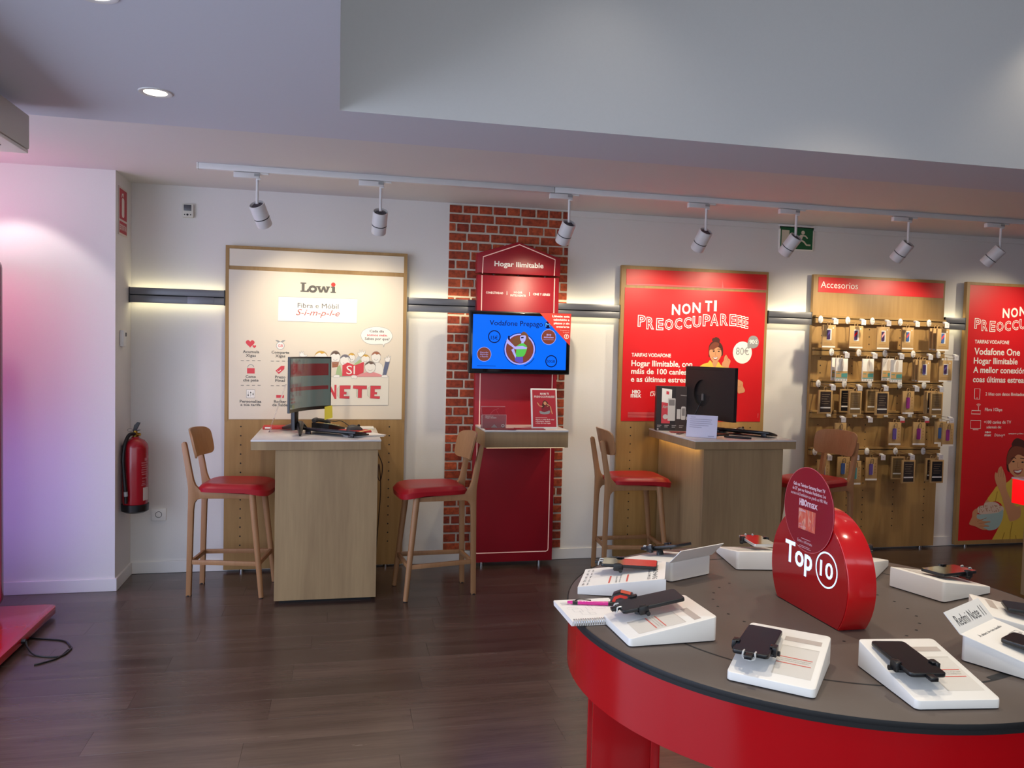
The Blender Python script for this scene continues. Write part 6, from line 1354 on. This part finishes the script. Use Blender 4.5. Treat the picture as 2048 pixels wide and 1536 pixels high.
# print on the dark phone screens
# name card of tray 4: bent card, upright flap with the model name
M_CARD = mat('name_card', '#f1efea', .45); M_FLAP = mat('name_card_flap', '#e4e4e2', .45); M_CI = mat('card_ink', '#4c4c50', .5); M_BLUEDOT = mat('card_teal', '#7fb5a4', .5)
bm = nb(); prism(bm, [(-.004, .01), (TW+.004, .01), (TW+.004, TL+.004), (-.004, TL+.004)], 'xy', .0006, .0022); xform(bm, MS); c4 = part('name_card', bm, M_CARD, t4, smooth=False)
bm = nb(); FL = Matrix(MS) @ Matrix.Translation((0, TL+.004, .0014)) @ Matrix.Rotation(rad(36), 4, 'X')
prism(bm, [(-.005, 0), (TW+.007, 0), (TW+.007, .055), (-.005, .055)], 'xy', -.0008, .0008); xform(bm, FL); fl = part('upright_flap', bm, M_FLAP, t4, smooth=False)
bm = nb(); text(bm, 'Redmi Note 11', .016, .164, .015, .025, 'xy', .0012); xform(bm, FL); part('lettering', bm, M_CI, fl, smooth=False)
bm = nb(); text(bm, 'Á altura do teu desafío', .030, .150, .196, .007, 'xy', .0026, bold=.01, res=1)
band(bm, rrect(.118, .166, .150, .172, .008), .001, 'xy', .0026, True); text(bm, '6 GB+128', .123, .161, .156, .008, 'xy', .0026, res=1); xform(bm, MS); part('lettering', bm, M_CI, c4, smooth=False)
bm = nb(); sheet(bm, [(.0375, -.075+.08), (.0375, -.03+.08), (-.0375, -.01+.08-.02), (-.0375, -.075+.08)], 'xy', .0052)
xform(bm, ph4[1] @ Matrix.Translation((0, -.055, 0))); part('teal_screen_area', bm, mat('screen_teal', '#3f7a6c', .15, coat=.4), ph4[2], smooth=False)
# upright blank card at the back of tray 9
bm = nb(); FB = Matrix(MS) @ Matrix.Translation((0, TL+.001, .001)) @ Matrix.Rotation(rad(35), 4, 'X')
prism(bm, [(-.006, 0), (TW+.006, 0), (TW+.006, .062), (-.006, .062)], 'xy', -.001, .001); xform(bm, FB); part('upright_flap', bm, M_CARD, t9, smooth=False)
bm = nb(); prism(bm, [(-.004, .01), (TW+.004, .01), (TW+.004, TL+.002), (-.004, TL+.002)], 'xy', .0006, .0020); xform(bm, MS); part('name_card', bm, M_CARD, t9, smooth=False)
bm = nb(); sheet(bm, [(-.004, TL+.004), (TW+.004, TL+.004)][::-1]+[(-.004, TL+.004+.001), (TW+.004, TL+.005)], 'xy', 0); bm.free()
# printed sleeve of tray 10
bm = nb(); prism(bm, [(-.006, -.012), (TW+.006, -.012), (TW+.006, TL+.008), (-.006, TL+.008)], 'xy', .0006, .0022); xform(bm, MS); s_ = part('paper_sleeve', bm, M_CARD, t10, smooth=False)
bm = nb(); prism(bm, [(-.012, 0), (TL+.008, TB*.15), (TL+.008, TB+.002), (-.012, TF)], 'yz', TW+.005, TW+.0062); part('sleeve_side', bm, M_CARD, t10, smooth=False)
bm = nb(); band(bm, [(.100, .075), (.172, .075)], .005, 'xy', .0027); band(bm, [(.100, .125), (.172, .125)], .005, 'xy', .0027); xform(bm, MS); part('red_lines', bm, M_REDL_, s_, smooth=False)
bm = nb()
text(bm, '128GB/2+6+5G', .030, .172, .196, .013, 'xy', .0026, bold=.01, res=1); text(bm, 'Pantalla 6,5 AMOLED', .060, .172, .182, .008, 'xy', .0026, res=1); text(bm, 'Procesador octa core', .095, .172, .103, .005, 'xy', .0026, res=1); text(bm, 'Cámara 50MP', .105, .172, .092, .005, 'xy', .0026, res=1)
for i in range(5): text(bm, ('5000', '50MP', '33W', '5G', '6GB')[i], .012+i*.034, .034+i*.034, -.002, .007, 'xy', .0026, res=1); text(bm, ('mAh', 'cam', 'fast', 'red', 'ram')[i], .012+i*.034, .034+i*.034, .012, .006, 'xy', .0026, res=1)
xform(bm, MS); part('lettering', bm, M_CI, s_, smooth=False)

# ---------------------------------------------------------------- notebook, pen, tape measure
nbk = thing('notebook', 'white spiral notebook with a drawn plan overhanging the left table edge', 'notebook', (.650, 1.945, ZT), rad(1))
bm = nb()
for i in range(5): prism(bm, [(-.078+.0006*i, -.092), (.075, -.098+.0005*i), (.080, .072), (-.076, .070+.001*i)], 'xy', .001+i*.0022, .0029+i*.0022)
pg = part('pages', bm, M_PAPER, nbk, smooth=False)
bm = nb(); prism(bm, [(-.076, -.092), (.074, -.098), (.079, .072), (-.075, .074)], 'xy', .0122, .0128); tp_ = part('top_page', bm, mat('page_white', '#f3f1ee', .7), nbk, smooth=False)
bm = nb()
for i in range(24):
    x = -.070+i*.006
    tube(bm, [(x+.0, -.094+.0085*math.cos(a)+.006, .008+.0085*math.sin(a)) for a in [rad(30*j) for j in range(13)]], .0009, 5, False)
part('spiral_binding', bm, M_STEEL, nbk, kind='stuff')
bm = nb(); rg = random.Random(9)
for i in range(9):
    a = (rg.uniform(-.06, .05), rg.uniform(-.06, .055)); w_, h_ = rg.uniform(.01, .03), rg.uniform(.01, .03); band(bm, [a, (a[0]+w_, a[1]), (a[0]+w_, a[1]+h_), (a[0], a[1]+h_)], .0006, 'xy', .0131, True)
for i in range(4): band(bm, [(-.066, .050-i*.006), (-.045, .050-i*.006)], .0015, 'xy', .0131)
part('pencil_drawing', bm, mat('pencil', '#8f8f98', .6), tp_, smooth=False)
pen = thing('ballpoint_pen', 'pink and black ballpoint pen lying on the open notebook', 'pen', (.660, 1.965, ZT+.0128), rad(-14))
bm = nb(); tube(bm, [(-.035, 0, .0062), (.045, 0, .0062)], .0052, 14); part('barrel', bm, mat('pen_pink', '#d01a8c', .25, coat=.4), pen)
bm = nb(); tube(bm, [(.0455, 0, .0062), (.062, 0, .0062), (.072, 0, .0055)], [.0053, .0050, .0018], 14); tube(bm, [(-.048, 0, .0062), (-.0355, 0, .0062)], .0053, 14); part('grip', bm, M_BLACK, pen)
bm = nb(); tube(bm, [(-.062, 0, .0062), (-.0485, 0, .0062)], [.0035, .0048], 12); part('push_button', bm, mat('pen_pink', '#d01a8c', .25, coat=.4), pen)
bm = nb(); tube(bm, smooth_path([(-.042, 0, .011), (-.03, .001, .015), (.0, .002, .0125)]), .0016, 6); part('pocket_clip', bm, M_BLACK, pen)
tm = thing('tape_measure', 'red and black tape measure standing behind the pink pen', 'tape measure', (.748, 1.958, ZT), rad(-25))
TPR = [(-.033, .001), (.033, .001), (.034, .026), (.022, .043), (-.010, .048), (-.028, .040), (-.034, .024)]
bm = nb(); prism(bm, TPR, 'xz', -.020, .020, .004); tc_ = part('case', bm, M_BLACK, tm)
for y_ in (-.0204, .0206):
    bm = nb(); band(bm, [(x*.74, .006+z*.72) for x, z in TPR], .008, 'xz', y_, True); part('red_trim', bm, mat('tape_red', '#d42a1c', .4), tc_, smooth=False)
bm = nb(); sheet(bm, [(-.008, -.013), (.018, -.013), (.018, .013), (-.008, .013)], 'xy', .0006); xform(bm, Matrix.Translation((.0, 0, .0465)) @ Matrix.Rotation(rad(9), 4, 'Y')); part('top_sticker', bm, mat('tape_sticker', '#c9583f', .4), tc_, smooth=False)
bm = nb(); box(bm, .034, .046, -.012, .012, .003, .012, .001); part('hook_tip', bm, M_STEEL, tm)

# ---------------------------------------------------------------- red totem on the left
tt = thing('red_totem', 'tall red totem with a wide red base at the left edge of the photo', 'totem', (-2.1, 4.6, 0))
bm = nb(); prism(bm, rrect(-2.75, -1.565, 4.02, 5.00, .05, 6), 'xy', .022, .062, .003); bs = wpart('base_plate', bm, M_RED, tt)
bm = nb()
for x in (-2.6, -1.72):
    for y_ in (4.2, 4.85): cyl(bm, (x, y_, 0), (x, y_, .023), .03, n=14)
wpart('foot', bm, M_BLKM, tt)
bm = nb(); prism(bm, rrect(-2.62, -1.838, .062, 2.055, .07, 6), 'xz', 4.935, 4.975, .004); wpart('upright_panel', bm, mat('totem_red', '#7e1230', .2, coat=.4), tt)
PINK = mat('pink_light', '#ffffff', .4, emit='#ff5ad0', es=6); REDG = mat('red_light', '#ffffff', .4, emit='#f53a92', es=3.6)
VIOL = mat('violet_light', '#ffffff', .4, emit='#9d86ff', es=15)  # emitter added behind the totem to tint the pillar lavender
bm = nb(); box(bm, -1.868, -1.848, 4.976, 4.990, .15, 1.10); wpart('light_tube', bm, VIOL, tt, label='glowing violet light tube low on the back')
bm = nb(); box(bm, -1.868, -1.848, 4.976, 4.990, 1.11, 1.98); wpart('light_tube', bm, PINK, tt, label='glowing pink light tube high on the back')
bm = nb(); prism(bm, rrect(-2.55, -1.93, 4.945, 5.16, .02), 'xy', 2.0555, 2.075); wpart('light_panel', bm, REDG, tt, label='glowing pinkish red light panel on top')
bm = nb(); cyl(bm, (-1.566, 4.455, .042), (-1.545, 4.455, .042), .012, n=12); wpart('cable_socket', bm, M_BLACK, bs)
bm = nb(); tube(bm, smooth_path([(-1.545, 4.455, .042), (-1.525, 4.42, .02), (-1.46, 4.345, .004), (-1.345, 4.315, .004), (-1.322, 4.41, .004), (-1.338, 4.455, .006), (-1.40, 4.545, .004), (-1.55, 4.60, .004), (-1.64, 4.64, .004)]), .0045, 8)
tube(bm, smooth_path([(-1.330, 4.40, .006), (-1.345, 4.30, .004), (-1.40, 4.24, .004), (-1.43, 4.225, .004)]), .004, 8)
tag(part('power_cable', bm, M_BLACK), 'black cable looped on the floor beside the red totem base', 'cable')

# ---------------------------------------------------------------- lit sign on a wooden pillar at the right edge
pl_ = thing('wooden_stand', 'dark wooden display pillar at the right edge of the photo', 'display stand', (4.78, 4.25, 0))
bm = nb(); box(bm, 4.56, 5.0, 4.03, 4.46, .02, .6405, .003); wpart('column', bm, M_OAKG, pl_)
bm = nb(); box(bm, 4.585, 4.975, 4.05, 4.44, 0, .02); wpart('plinth', bm, M_BLKM, pl_)
ls = thing('lit_red_box', 'glowing red box sign on the wooden pillar at the right edge', 'sign', (4.77, 4.25, .641))
bm = nb(); box(bm, 4.489, 5.06, 3.99, 4.50, .641, .805, .003); wpart('glowing_box', bm, mat('lit_red', '#d0060c', .3, emit='#ff0a14', es=.7), ls)
bm = nb(); box(bm, 4.485, 5.064, 3.986, 4.504, .8055, .817, .002); wpart('top_plate', bm, mat('lit_top', '#d9cfcb', .4), ls)
